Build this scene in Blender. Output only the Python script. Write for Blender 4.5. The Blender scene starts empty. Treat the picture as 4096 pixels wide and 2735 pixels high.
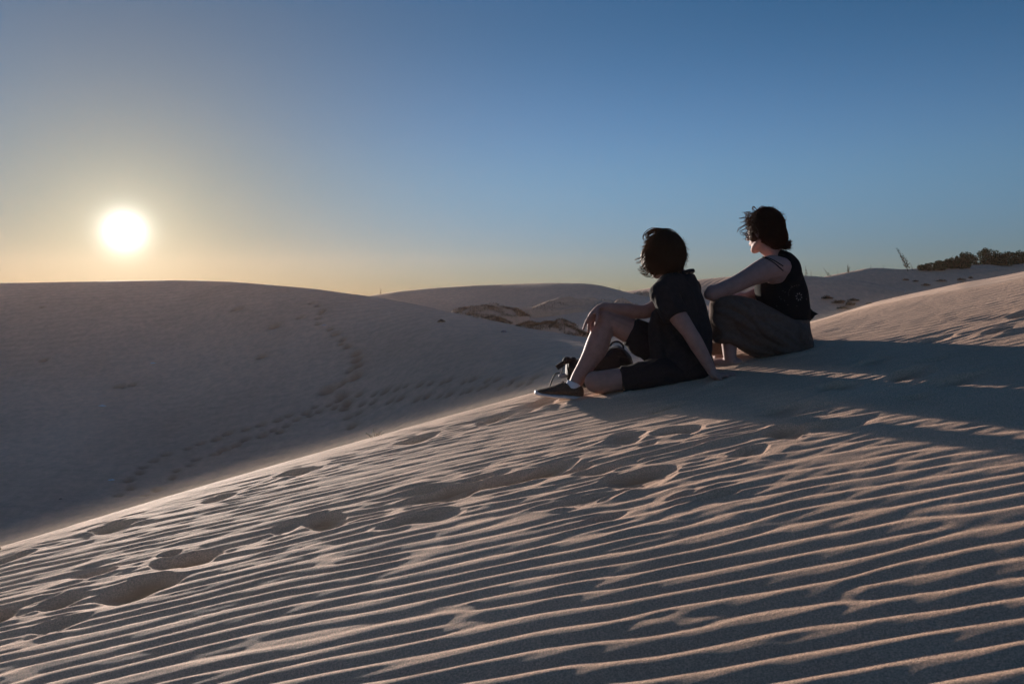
import bpy, bmesh, math, random
import numpy as np
from mathutils import Vector, Matrix
from mathutils.bvhtree import BVHTree

sc = bpy.context.scene
C = sc.collection
random.seed(7)
rng = np.random.default_rng(7)
F = 3186.0                       # focal length expressed for a 4096 px wide picture (28 mm lens)
HZ = 1200.0                      # height of the eye level in that picture

# ------------------------------------------------------------------ camera
cam = bpy.data.cameras.new('camera'); camo = bpy.data.objects.new('camera', cam); C.objects.link(camo)
camo.location = (0, 0, 0); camo.rotation_euler = (math.radians(90), 0, 0)
cam.lens = 28.0; cam.sensor_width = 36.0; cam.clip_start = .05; cam.clip_end = 8000
cam.shift_y = -167.5/4096
cam.dof.use_dof = True; cam.dof.focus_distance = 4.7; cam.dof.aperture_fstop = 7.1
sc.camera = camo

# ------------------------------------------------------------------ sky and sun
SUN_AZ = math.atan2(1551, F)     # to the left of +Y
SUN_EL = math.atan2(275, math.hypot(F, 1551))
sun_dir = Vector((-math.sin(SUN_AZ)*math.cos(SUN_EL), math.cos(SUN_AZ)*math.cos(SUN_EL), math.sin(SUN_EL)))
world = bpy.data.worlds.new('World'); sc.world = world; world.use_nodes = True
wn = world.node_tree; wn.nodes.clear()
W = wn.nodes.new
def wl(a, b): wn.links.new(a, b)
sky = W('ShaderNodeTexSky'); sky.sky_type = 'NISHITA'; sky.sun_disc = False
sky.sun_elevation = SUN_EL; sky.sun_rotation = -SUN_AZ
sky.altitude = 0; sky.air_density = 1.0; sky.dust_density = 0; sky.ozone_density = 3.2
bg = W('ShaderNodeBackground'); bg.inputs['Strength'].default_value = .125
tint = W('ShaderNodeMix'); tint.data_type = 'RGBA'; tint.blend_type = 'MULTIPLY'; tint.inputs['Factor'].default_value = 1; tint.inputs['B'].default_value = (.95, .99, .945, 1)
wl(sky.outputs[0], tint.inputs['A'])
# the bright ring of forward-scattered light and the sun itself
tc = W('ShaderNodeTexCoord')
nrm = W('ShaderNodeVectorMath'); nrm.operation = 'NORMALIZE'; wl(tc.outputs['Generated'], nrm.inputs[0])
dt = W('ShaderNodeVectorMath'); dt.operation = 'DOT_PRODUCT'; dt.inputs[1].default_value = sun_dir; wl(nrm.outputs[0], dt.inputs[0])
def M(op, a, b=None, c=None):
    n = W('ShaderNodeMath'); n.operation = op
    for i, v in enumerate((a, b, c)):
        if v is None: continue
        if isinstance(v, (int, float)): n.inputs[i].default_value = v
        else: wl(v, n.inputs[i])
    return n.outputs[0]
ang = M('ARCCOSINE', M('MINIMUM', dt.outputs['Value'], .9999999))
def lobe(amp, width, power=2.0):
    return M('MULTIPLY', M('EXPONENT', M('MULTIPLY', M('POWER', M('DIVIDE', ang, width), power), -1.0)), amp)
def emis(col, fac):
    b = W('ShaderNodeBackground'); b.inputs[0].default_value = (*col, 1); wl(fac, b.inputs[1]); return b.outputs[0]
def addsh(a, b):
    n = W('ShaderNodeAddShader'); wl(a, n.inputs[0]); wl(b, n.inputs[1]); return n.outputs[0]
AUREOLE = [((1, .97, .90), 1.8, .0150, 1.5), ((1, .90, .70), .33, .062, .95), ((1, .84, .62), .075, .22, 1.25)]
# the evening air: bluer aloft, warmer round the sun
sep = W('ShaderNodeSeparateXYZ'); wl(nrm.outputs[0], sep.inputs[0])
er = W('ShaderNodeValToRGB'); er.color_ramp.interpolation = 'EASE'; wl(M('ABSOLUTE', sep.outputs[2]), er.inputs[0])
E_ = er.color_ramp.elements; E_[0].position = 0; E_[0].color = (.30, .365, .70, 1); E_[1].position = 1; E_[1].color = (.38, .47, .56, 1)
for p_, c_ in ((.17, (.62, .61, .76)), (.36, (.37, .48, .60))):
    e_ = E_.new(p_); e_.color = (*c_, 1)
mx_ = W('ShaderNodeMix'); mx_.data_type = 'RGBA'; mx_.inputs['B'].default_value = (.225, .195, .145, 1)
wl(er.outputs[0], mx_.inputs['A']); wl(M('EXPONENT', M('MULTIPLY', M('POWER', M('DIVIDE', ang, .30), 1.5), -1.0)), mx_.inputs['Factor'])
t2 = W('ShaderNodeMix'); t2.data_type = 'RGBA'; t2.blend_type = 'MULTIPLY'; t2.inputs['Factor'].default_value = 1; t2.clamp_result = False
wl(tint.outputs['Result'], t2.inputs['A']); wl(mx_.outputs['Result'], t2.inputs['B']); wl(t2.outputs['Result'], bg.inputs[0])
sh = bg.outputs[0]
for col, amp, wd, pw in AUREOLE:
    sh = addsh(sh, emis(col, lobe(amp, wd, pw)))
wo = W('ShaderNodeOutputWorld'); wl(sh, wo.inputs[0])

sl = bpy.data.lights.new('sun', 'SUN'); slo = bpy.data.objects.new('sun', sl); C.objects.link(slo)
sl.energy = 4.8; sl.angle = math.radians(1.0); sl.color = (1, .88, .78)
slo.rotation_euler = (-sun_dir).to_track_quat('-Z', 'Y').to_euler()
sc.view_settings.view_transform = 'Standard'; sc.view_settings.look = 'None'
sc.view_settings.exposure = 0.75; sc.view_settings.gamma = 1.0; sc.view_settings.use_curve_mapping = False
sc.cycles.use_denoising = True
sc.cycles.max_bounces = 6

# ------------------------------------------------------------------ helpers
def tag(o, label=None, cat=None, group=None, kind=None):
    if label: o['label'] = label
    if cat: o['category'] = cat
    if group: o['group'] = group
    if kind: o['kind'] = kind
    return o
def empty(name, loc):
    o = bpy.data.objects.new(name, None); C.objects.link(o); o.location = loc; o.empty_display_size = .1
    return o
def mesh_obj(name, V, faces, mat, parent=None, loc=None, smooth=True):
    V = np.asarray(V, float)
    if parent is not None:
        p = parent; off = np.array(p.location)
        while p.parent is not None: p = p.parent; off = off+np.array(p.location)
    elif loc is not None: off = np.array(loc)
    else: off = np.zeros(3)
    me = bpy.data.meshes.new(name); me.from_pydata((V-off).tolist(), [], [tuple(int(i) for i in f) for f in faces])
    if mat: me.materials.append(mat)
    if smooth: me.polygons.foreach_set('use_smooth', [True]*len(me.polygons))
    me.update()
    o = bpy.data.objects.new(name, me); C.objects.link(o)
    if parent is not None: o.parent = parent
    elif loc is not None: o.location = loc
    return o
def grid_obj(name, X, Y, Z, mat):
    n, m = X.shape
    V = np.stack([X, Y, Z], -1).reshape(-1, 3).astype(np.float32)
    i = (np.arange(n-1)[:, None]*m+np.arange(m-1)[None, :]).ravel()
    q = np.stack([i, i+1, i+m+1, i+m], 1).astype(np.int32)
    me = bpy.data.meshes.new(name)
    me.vertices.add(len(V)); me.vertices.foreach_set('co', V.ravel())
    me.loops.add(q.size); me.loops.foreach_set('vertex_index', q.ravel())
    me.polygons.add(len(q)); me.polygons.foreach_set('loop_start', np.arange(len(q), dtype=np.int32)*4)
    me.polygons.foreach_set('loop_total', np.full(len(q), 4, np.int32))
    me.polygons.foreach_set('use_smooth', np.ones(len(q), bool))
    me.update(calc_edges=True); me.validate(); me.materials.append(mat)
    o = bpy.data.objects.new(name, me); C.objects.link(o); return o

def hash_lat(shape, seed): return np.random.default_rng(seed).random(shape)
LAT2 = hash_lat((256, 256), 11); LAT3 = hash_lat((48, 48, 48), 12)
def noise2(x, y):
    xi = np.floor(x).astype(int); yi = np.floor(y).astype(int); fx = x-xi; fy = y-yi
    fx = fx*fx*fx*(fx*(fx*6-15)+10); fy = fy*fy*fy*(fy*(fy*6-15)+10)
    g = lambda a, b: LAT2[a % 256, b % 256]
    return ((g(xi, yi)*(1-fx)+g(xi+1, yi)*fx)*(1-fy)+(g(xi, yi+1)*(1-fx)+g(xi+1, yi+1)*fx)*fy)*2-1
def fbm2(x, y, o=4):
    s = 0; a = 1; t = 0
    for k in range(o):
        s = s+a*noise2(x*2**k+17.3*k, y*2**k+9.1*k); t += a; a *= .5
    return s/t
def noise3(p):
    i = np.floor(p).astype(int); f = p-i; f = f*f*(3-2*f); r = 0
    for a in (0, 1):
        for b in (0, 1):
            for c in (0, 1):
                w = (f[:, 0] if a else 1-f[:, 0])*(f[:, 1] if b else 1-f[:, 1])*(f[:, 2] if c else 1-f[:, 2])
                r = r+w*LAT3[(i[:, 0]+a) % 48, (i[:, 1]+b) % 48, (i[:, 2]+c) % 48]
    return r*2-1

# ------------------------------------------------------------------ materials
def mat(name, col, rough=.9, spec=.2, noise=None, bump=None, sheen=0, sss=0, trans=False):
    m = bpy.data.materials.new(name); m.use_nodes = True; nt = m.node_tree
    b = nt.nodes['Principled BSDF']
    b.inputs['Base Color'].default_value = (*col, 1); b.inputs['Roughness'].default_value = rough
    b.inputs['Specular IOR Level'].default_value = spec
    if sheen:
        b.inputs['Sheen Weight'].default_value = sheen; b.inputs['Sheen Roughness'].default_value = .35
    if sss:
        b.inputs['Subsurface Weight'].default_value = sss; b.inputs['Subsurface Radius'].default_value = (1, .35, .2)
        b.inputs['Subsurface Scale'].default_value = .012
    tx = nt.nodes.new('ShaderNodeTexCoord')
    if noise:
        scale, amt = noise
        n = nt.nodes.new('ShaderNodeTexNoise'); n.inputs['Scale'].default_value = scale; n.inputs['Detail'].default_value = 5
        nt.links.new(tx.outputs['Object'], n.inputs['Vector'])
        r = nt.nodes.new('ShaderNodeValToRGB')
        r.color_ramp.elements[0].position = .3; r.color_ramp.elements[1].position = .7
        r.color_ramp.elements[0].color = (*[max(0, c*(1-amt)) for c in col], 1)
        r.color_ramp.elements[1].color = (*[min(1, c*(1+amt)) for c in col], 1)
        nt.links.new(n.outputs[0], r.inputs[0]); nt.links.new(r.outputs[0], b.inputs['Base Color'])
    if bump:
        scale, dist = bump
        n = nt.nodes.new('ShaderNodeTexNoise'); n.inputs['Scale'].default_value = scale; n.inputs['Detail'].default_value = 4
        nt.links.new(tx.outputs['Object'], n.inputs['Vector'])
        bp = nt.nodes.new('ShaderNodeBump'); bp.inputs['Strength'].default_value = 1; bp.inputs['Distance'].default_value = dist
        nt.links.new(n.outputs[0], bp.inputs['Height']); nt.links.new(bp.outputs[0], b.inputs['Normal'])
    return m

def sand_material(name, col, near=True):
    m = bpy.data.materials.new(name); m.use_nodes = True; nt = m.node_tree; N = nt.nodes.new; L = nt.links.new
    b = nt.nodes['Principled BSDF']; b.inputs['Roughness'].default_value = .85; b.inputs['Specular IOR Level'].default_value = .15
    tx = N('ShaderNodeTexCoord')
    def nz(scale, det, rough=.6):
        n = N('ShaderNodeTexNoise'); n.inputs['Scale'].default_value = scale; n.inputs['Detail'].default_value = det
        n.inputs['Roughness'].default_value = rough; L(tx.outputs['Object'], n.inputs['Vector']); return n.outputs[0]
    def ramp(src, p0, p1, c0, c1):
        r = N('ShaderNodeValToRGB'); e = r.color_ramp.elements
        e[0].position, e[1].position = p0, p1; e[0].color = (*c0, 1); e[1].color = (*c1, 1); L(src, r.inputs[0]); return r.outputs[0]
    base = ramp(nz(.9 if near else .12, 5), .35, .68, [c*.88 for c in col], [c*1.1 for c in col])
    grain = ramp(nz(520 if near else 6, 3, .8), .33, .68, (.45, .45, .45), (1.45, 1.4, 1.36)) if near else ramp(nz(3.5, 6, .75), .3, .7, (.82, .82, .82), (1.15, 1.15, 1.15))
    mx = N('ShaderNodeMix'); mx.data_type = 'RGBA'; mx.blend_type = 'MULTIPLY'; mx.inputs['Factor'].default_value = 1
    if near:
        g2 = N('ShaderNodeMix'); g2.data_type = 'RGBA'; g2.blend_type = 'MULTIPLY'; g2.inputs['Factor'].default_value = 1
        L(grain, g2.inputs['A']); L(ramp(nz(210, 2, .6), .36, .64, (.72, .72, .72), (1.2, 1.19, 1.18)), g2.inputs['B']); grain = g2.outputs['Result']
    L(base, mx.inputs['A']); L(grain, mx.inputs['B'])
    at = N('ShaderNodeAttribute'); at.attribute_name = 'hollow_tint'          # darker, redder sand colour inside the footprints and hollows
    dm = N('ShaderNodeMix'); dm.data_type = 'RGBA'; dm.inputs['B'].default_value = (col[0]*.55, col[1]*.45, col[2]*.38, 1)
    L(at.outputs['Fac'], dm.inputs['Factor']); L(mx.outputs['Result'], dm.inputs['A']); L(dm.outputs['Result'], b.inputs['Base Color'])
    bp = N('ShaderNodeBump'); bp.inputs['Strength'].default_value = 1
    if near:
        bp.inputs['Distance'].default_value = .0022; L(nz(330, 4, .75), bp.inputs['Height'])
        b2 = N('ShaderNodeBump'); b2.inputs['Strength'].default_value = 1; b2.inputs['Distance'].default_value = .004
        L(nz(45, 4, .6), b2.inputs['Height']); L(b2.outputs[0], bp.inputs['Normal'])
    else:
        # wind ripples on the far dunes, too fine to be told apart one by one
        mp = N('ShaderNodeMapping'); mp.inputs['Rotation'].default_value = (0, 0, math.radians(-14)); L(tx.outputs['Object'], mp.inputs[0])
        mp.inputs['Scale'].default_value = (.25, 1, .6)
        wv = N('ShaderNodeTexWave'); wv.bands_direction = 'Y'; wv.inputs['Scale'].default_value = .62
        wv.inputs['Distortion'].default_value = 2.2; wv.inputs['Detail'].default_value = 2; wv.inputs['Detail Scale'].default_value = 1.3
        L(mp.outputs[0], wv.inputs['Vector'])
        bp.inputs['Distance'].default_value = .016
        wm = N('ShaderNodeMath'); wm.operation = 'MULTIPLY'; L(wv.outputs['Fac'], wm.inputs[0]); L(ramp(nz(.16, 4), .38, .62, (.15, .15, .15), (1, 1, 1)), wm.inputs[1]); L(wm.outputs[0], bp.inputs['Height'])
        b2 = N('ShaderNodeBump'); b2.inputs['Strength'].default_value = 1; b2.inputs['Distance'].default_value = .05
        L(nz(1.1, 3, .5), b2.inputs['Height']); L(b2.outputs[0], bp.inputs['Normal'])
    L(bp.outputs[0], b.inputs['Normal'])
    return m
SAND = (.74, .50, .36)
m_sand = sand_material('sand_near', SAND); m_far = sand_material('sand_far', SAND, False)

# ------------------------------------------------------------------ foreground dune
CZ, CG, CS = -.9, .06, .2
SX = np.array([-9, -6, -4, -2.39, -1.77, -.96, .135, 2.03, 2.79, 3.59, 5, 8, 12])
SY = np.array([0.9, 1.7, 2.6, 3.395, 3.799, 4.155, 4.667, 5.053, 5.557, 4.854, 5.2, 5.3, 5.5])
def crestY(X): 
    xs = np.linspace(-12, 14, 521); ys = np.interp(xs, SX, SY)
    k = np.hanning(41); k /= k.sum(); ys = np.convolve(np.pad(ys, 20, 'edge'), k, 'valid')
    return np.interp(X, xs, ys)
def base_fg(X, Y):
    z = CZ+CG*Y+CS*X
    z = z+.018*np.clip(X-2.0, 0, 2.2)**2
    z = z-.022*np.maximum(0, 2.7-Y)**2*np.clip((X+1.2)/1.2, 0, 1)
    d = np.maximum(0, Y-crestY(X)); A = .14; dl = .6/(2*A)
    drop = np.where(d < dl, A*d*d, A*dl*dl+.6*(d-dl))
    lim = -7.5
    return np.maximum(z-drop, lim)
def px_to_plane(px, py):
    u, v = (px-2048)/F, (py-HZ)/F
    Y = .9/(v+CG+CS*u); return u*Y, Y
# wind ripples: band-passed noise, its phase gives long crests with natural forks
def ripple_field(n, cell, lam, sy, sx, seed):
    r = np.random.default_rng(seed)
    w = np.fft.fft2(r.standard_normal((n, n)))
    ky = np.fft.fftfreq(n, cell)[:, None]; kx = np.fft.fftfreq(n, cell)[None, :]
    k0 = 1/lam
    H = np.exp(-((ky-k0)/(sy*k0))**2/2-(kx/(sx*k0))**2/2)
    a = np.fft.ifft2(w*H); return a/np.abs(a).mean()
RF = ripple_field(2048, .0085, .077, .12, .066, 5)
RF2 = ripple_field(2048, .0085, .055, .16, .16, 9)
def sample_c(Fd, X, Y, cell=.0085):
    n = Fd.shape[0]; gx = X/cell; gy = Y/cell; xi = np.floor(gx).astype(int); yi = np.floor(gy).astype(int)
    fx = gx-xi; fy = gy-yi; g = lambda a, b: Fd[b % n, a % n]
    return (g(xi, yi)*(1-fx)+g(xi+1, yi)*fx)*(1-fy)+(g(xi, yi+1)*(1-fx)+g(xi+1, yi+1)*fx)*fy
# wind-worn footprints and hollows: px, py, half width px, half height px, depth m
HOL = [(541, 2347, 190, 38, .060), (779, 2221, 140, 28, .052), (244, 2400, 110, 26, .035), (1294, 2070, 95, 30, .045), (1155, 2103, 70, 20, .02),
       (462, 2103, 95, 13, .03), (898, 1984, 75, 9, .022), (1195, 1891, 95, 12, .032), (60, 2231, 85, 12, .03), (20, 2459, 60, 24, .04),
       (231, 2485, 140, 18, .022), (1973, 1672, 90, 12, .035), (1655, 1756, 90, 12, .035), (1828, 1962, 165, 27, .045), (2074, 1911, 180, 24, .04),
       (2183, 1868, 120, 15, .03), (2559, 1904, 160, 34, .045), (1690, 2070, 165, 24, .028), (2306, 2005, 160, 18, .022), (2494, 1756, 105, 16, .03),
       (2697, 1723, 80, 20, .035), (2668, 1629, 85, 12, .03), (3352, 1540, 125, 20, .035), (3650, 1485, 130, 20, .035), (3156, 1626, 135, 18, .03),
       (3139, 1724, 90, 30, .04), (3496, 1443, 80, 12, .025), (3633, 1592, 80, 11, .02), (3002, 1809, 95, 17, .025), (3727, 1438, 70, 10, .02),
       (3837, 1511, 135, 11, .025), (2160, 1606, 75, 10, .025), (4075, 1269, 60, 10, .035), (3760, 1352, 90, 8, .02), (4000, 1330, 80, 7, .02),
       (2850, 1990, 120, 16, .018), (3300, 1700, 110, 14, .02), (2440, 2060, 90, 12, .015)]
HW = []
for (px, py, hw, hh, D) in list(HOL):
    if hw > 100 and py > 1580 and random.random() < .8:
        HOL.append((px+random.choice((-1, 1))*hw*random.uniform(.7, 1.2), py+random.uniform(-1.6, 1.6)*hh, hw*random.uniform(.4, .7), hh*random.uniform(.35, .7), D*.5))
for (px, py, hw, hh, D) in HOL:
    x, y = px_to_plane(px, py); HW.append((x, y, hw*y/F*1.05, hh*y*y/(F*.9)*.85, D*.9, random.uniform(.08, .34), random.random()*50))
_bp = [px_to_plane(*q) for q in [(0, 2440), (600, 2320), (1100, 2130), (1550, 2040), (1950, 1940), (2500, 1870), (3000, 1720), (3650, 1500)]]
BAND = [(*_bp[i], *_bp[i+1], w) for i, w in enumerate((.45, .5, .75, 1.25, 1.3, 1.25, 1.0))]
BUMPS = [(.36, 4.37, .11, .05, .018), (.20, 4.41, .06, .04, .014), (1.05, 4.13, .09, .045, .016), (1.15, 4.19, .05, .04, .012), (.80, 4.30, .20, .05, .012), (.62, 4.33, .10, .05, .012), (1.62, 4.50, .22, .05, .010), (1.28, 4.52, .07, .05, .009)]
def height_fg(X, Y, want_dep=False):
    z = base_fg(X, Y)
    Xw = X; Yw = Y+.035*X*X*np.where(np.abs(X) > 3, 9/np.maximum(X*X, 1e-6), 1)
    big = fbm2(X*.7+3, Y*1.3+5, 4)
    # disturbed sand along the trodden band
    dist = np.zeros_like(X); rip = np.ones_like(X); dep = np.zeros_like(X)
    for (x, y, a, b, D, rot, s) in HW:
        m = (np.abs(X-x) < a*3.2) & (np.abs(Y-y) < max(b, .08)*3.6+.25)
        if not m.any(): continue
        dx = X[m]-x; dy = Y[m]-y
        ex = dx*math.cos(rot)+dy*math.sin(rot); ey = -dx*math.sin(rot)+dy*math.cos(rot)
        ex = ex+a*.35*noise2(X[m]*3+s, Y[m]*5)+a*.10*noise2(X[m]*11+s, Y[m]*14); ey = ey+b*.55*noise2(X[m]*3.2+s, Y[m]*4+s)+b*.22*noise2(X[m]*9+s, Y[m]*15)+b*.5*np.tanh(ex/a)*math.sin(s)
        p = ex/a; q = ey/b
        # steep far wall, gentle near side: squeeze the far half
        qq = np.where(q > 0, q, q*.62)
        r = (np.abs(p)**1.5+np.abs(qq)**1.8)**(1/1.65)
        bowl = np.clip(1-r*r, 0, 1)
        prof = bowl**.8*(.75+.5*np.clip(q+.2, 0, 1))
        lip = np.exp(-((r-1.12)/.22)**2)*.17*np.clip(.3+q*.7, 0, 1.2)*(.6+.6*noise2(X[m]*14, Y[m]*14))
        dep[m] += -D*prof+D*lip
        rip[m] *= 1-np.clip(1.5-r, 0, 1)*.93
        dist[m] = np.maximum(dist[m], np.exp(-((dx/(a*1.5))**2+(dy/(max(b, .1)*1.6))**2)))
    for (ax_, ay_, bx2, by2, w_) in BAND:
        vx, vy = bx2-ax_, by2-ay_; tt = np.clip(((X-ax_)*vx+(Y-ay_)*vy)/(vx*vx+vy*vy), 0, 1)
        dd = np.hypot(X-ax_-tt*vx, (Y-ay_-tt*vy)*1.3)
        dist = np.maximum(dist, w_*np.exp(-(dd/.20)**2))
    z = z+dep*np.clip((crestY(X)-Y)*4+1.5, 0, 1)
    for (x, y, a, b, h) in BUMPS:
        m = (np.abs(X-x) < a*3) & (np.abs(Y-y) < b*4)
        if m.any(): z[m] = z[m]+h*np.exp(-((X[m]-x)/a)**2-((Y[m]-y)/b)**2)*(1+.5*noise2(X[m]*25, Y[m]*25)); rip[m] *= 1-.7*np.exp(-((X[m]-x)/(a*1.5))**2-((Y[m]-y)/(b*1.5))**2)
    c = sample_c(RF, Xw, Yw+.10*noise2(X*.9, Y*.6)+.020*noise2(X*2.6, Y*2.0))
    ph = np.angle(c); am = np.clip(np.abs(c), 0, 1.1)
    # sharp crest, gentle windward side
    t = ph/(2*np.pi) % 1.0
    crest = np.where(t < .74, np.sin(np.pi/2*np.clip(t/.74, 0, 1))**1.25, np.clip((1-t)/.26, 0, 1)**1.15)
    amp = .0054*np.clip(1.08-.10*X, .8, 1.1)*np.clip(am*3.0, 0, 1)*(1-.45*dist)*rip*(1+.18*big)
    amp = amp*np.clip(1-.13*(Y-2.4), .50, 1.05)*np.clip(1.25-.22*X, .55, 1.0)
    c2 = sample_c(RF2, X+.3*Y, Y+3.1-.1*X)
    z = z+amp*(crest-.5)
    z = z+.0006*np.real(c2)*(rip*.7+.3)*(1+3*dist)
    z = z+dist*(.016*fbm2(X*2.0+40, Y*6.5, 4)+.014*(.5-np.abs(fbm2(X*1.7+.9*Y, Y*5.2-1.2*X+8, 3))*2))+.004*fbm2(X*.7, Y*1.0+9, 2)+(1-rip)*.006*fbm2(X*5, Y*14, 3)
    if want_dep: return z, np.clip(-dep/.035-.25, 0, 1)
    return z
def fan(u0, u1, nu, ys):
    u = np.linspace(u0, u1, nu)[None, :]*np.ones((len(ys), 1)); Y = np.asarray(ys)[:, None]*np.ones((1, nu))
    return u*Y, Y
ys = [.5]
while ys[-1] < 7.2: ys.append(ys[-1]+(.012 if ys[-1] < 1.3 else max(.0060, min(.0104, .0047*ys[-1]**.5))) if ys[-1] < 6.1 else ys[-1]+.05)
while ys[-1] < 20: ys.append(ys[-1]+.35)
un = np.concatenate([np.linspace(-2.2, -.68, 130)[:-1], np.linspace(-.68, .68, 700)[:-1], np.linspace(.68, 2.2, 130)])
Y = np.array(ys)[:, None]*np.ones((1, len(un))); X = un[None, :]*Y
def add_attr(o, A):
    at = o.data.attributes.new('hollow_tint', 'FLOAT', 'POINT'); at.data.foreach_set('value', np.asarray(A, np.float32).ravel())
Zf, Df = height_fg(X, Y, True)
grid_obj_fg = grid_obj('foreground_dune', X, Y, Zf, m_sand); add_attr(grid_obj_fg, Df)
tag(grid_obj_fg, kind='structure')
# plain skirts of the same dune outside the picture
def skirt(u0, u1, nu, ys_, nm):
    X, Y = fan(u0, u1, nu, ys_)
    return tag(grid_obj(nm, X, Y, base_fg(X, Y)-.004, m_sand), kind='structure')
xs = np.linspace(-14, 14, 240); yy = np.concatenate([np.linspace(-9, 1.5, 90)])
XX, YY = np.meshgrid(xs, yy); tag(grid_obj('dune_behind_viewer', XX, YY, base_fg(XX, YY)-.004-.05*np.clip((YY-.45)*4, 0, 1), m_sand), kind='structure')
for s, nm in ((1, 'dune_shoulder_right'), (-1, 'dune_shoulder_left')):
    yy = np.linspace(.5, 20, 150); t = np.linspace(0, 1, 90)
    YY = yy[:, None]*np.ones((1, 90)); XX = s*(2.19*YY*(1-t)+t*(np.maximum(46, YY*2.3)))
    if s < 0: XX = XX[:, ::-1]
    tag(grid_obj(nm, XX, YY, base_fg(XX, YY)-.004, m_sand), kind='structure')

# ------------------------------------------------------------------ far dunes, one sheet: columns of ridges and troughs
def cur(pts):
    p = np.array(pts, float)
    xs = np.linspace(-4500, 8600, 1311); ys = np.interp(xs, p[:, 0], p[:, 1])
    k = np.hanning(11); k /= k.sum(); ys = np.convolve(np.pad(ys, 5, 'edge'), k, 'valid')
    return lambda x: np.interp(x, xs, ys)
yA = cur([(-4000, 1260), (-2000, 1190), (-800, 1150), (0, 1133), (300, 1127), (700, 1120), (950, 1127), (1250, 1155), (1500, 1187), (1700, 1222), (1900, 1268), (2100, 1310), (2300, 1346), (2600, 1400), (3000, 1480), (3600, 1600), (8000, 1600)])
dA = cur([(-4000, 30), (-800, 42), (0, 45), (700, 44), (1500, 37), (2300, 26), (3000, 20), (8000, 18)])
yB = cur([(-4000, 1190), (900, 1215), (1300, 1205), (1470, 1184), (1600, 1164), (1750, 1149), (1900, 1140), (2200, 1129), (2330, 1131), (2400, 1138), (2500, 1165), (2600, 1190), (2900, 1200), (8000, 1200)])
dB = cur([(-4000, 62), (1500, 58), (2600, 60), (8000, 60)])
yC = cur([(-4000, 1210), (2000, 1195), (2350, 1182), (2488, 1168), (2600, 1152), (2700, 1134), (2800, 1117), (2940, 1104), (3080, 1100), (3224, 1103), (3300, 1108), (3418, 1117), (3524, 1138), (3609, 1157), (3750, 1175), (4096, 1190), (8000, 1190)])
yD = cur([(-4000, 1190), (2900, 1185), (3150, 1135), (3303, 1106), (3397, 1087), (3473, 1072), (3524, 1072), (3609, 1078), (3694, 1073), (3863, 1062), (3969, 1057), (4046, 1060), (4096, 1053), (4600, 1030), (6000, 1080), (8000, 1120)])
yE = cur([(-4000, 1400), (2800, 1400), (3300, 1270), (3500, 1208), (3630, 1178), (3736, 1155), (3842, 1130), (3969, 1108), (4096, 1082), (4500, 1000), (5200, 950), (8000, 950)])
def zz(y, d): return (HZ-y)/F*d
def pchip(YN, ZN, yq):
    # YN, ZN: (k, n); yq: (r, n) -> monotone cubic in Y for every column
    k, n = YN.shape; h = np.diff(YN, axis=0); dl = np.diff(ZN, axis=0)/h
    m = np.zeros_like(ZN); m[0] = dl[0]; m[-1] = dl[-1]
    for i in range(1, k-1):
        s = dl[i-1]*dl[i]; w1 = 2*h[i]+h[i-1]; w2 = h[i]+2*h[i-1]
        with np.errstate(divide='ignore', invalid='ignore'):
            m[i] = np.where(s > 0, (w1+w2)/(w1/dl[i-1]+w2/dl[i]), 0)
    out = np.zeros_like(yq); cols = np.arange(n)
    for i in range(k-1):
        t = (yq-YN[i])/h[i]; mk = (yq >= YN[i]) & (yq <= YN[i+1])
        v = (2*t**3-3*t**2+1)*ZN[i]+(t**3-2*t**2+t)*h[i]*m[i]+(-2*t**3+3*t**2)*ZN[i+1]+(t**3-t**2)*h[i]*m[i+1]
        out = np.where(mk, v, out)
    return out
def far_nodes(px):
    o = np.ones_like(px); w = np.clip((px-1400)/900, 0, 1); wr = np.clip((px-2850)/400, 0, 1); wr = wr*wr*(3-2*wr); k = 1-.33*np.clip((px-2000)/1200, 0, 1); dB_ = lambda p: dB(p)*k
    zA, zB = zz(yA(px), dA(px)), zz(yB(px), dB_(px))
    dC, dD = 72*k, 90*k
    YN, ZN = [], []
    def add(y, z): YN.append(y*o); ZN.append(z*o)
    dA_ = np.maximum(dA(px), 20.5); yE_ = yE(px)
    add(8.0, -7.2)
    add(10.5, -6.8*(1-wr)+wr*(zz(yE_, 10.5)-.5))
    add(13.0, (-6.2*(1-w)-5.4*w)*(1-wr)+wr*zz(yE_+5, 13.0))
    # right: a nearer sunlit shoulder at 16 m, the ground falls away behind it
    add(np.maximum(dA_*.64, 15.5), (-3.55*(1-w)+-2.4*w)*(1-wr)+wr*zz(yE_, 15.8))
    add(dA_+2*wr, zA*(1-wr)+wr*(zz(yE_, 15.8)-1.2))
    add(dA_+6+2*wr, (zA-1.1*(1-w)-.25*w)*(1-wr)+wr*(zz(yE_, 15.8)-2.0))
    add(50*k+6*(1-k), (-1.6*(1-w)+zz(1225, 50*k)*w)*(1-wr)+wr*(-2.2))
    add(dB_(px)+2, zB*(1-wr)-1.5*wr)
    add(66*k, np.minimum(zB-.5, zz(1205, 66*k))*(1-wr)-.9*wr)
    add(dC, zz(yC(px), dC))
    add(80*k, zz(1200, 80*k))
    add(dD, zz(yD(px), dD))
    add(110.0*k, -2.0); add(180.0, -4.0); add(4500.0, -6.0)
    return np.array(YN), np.array(ZN)
TR = []      # footprints on the far dune: px, py, size
def z2(zx, zy): return 800+zx/1.678, 1100+zy/1.678
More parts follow.
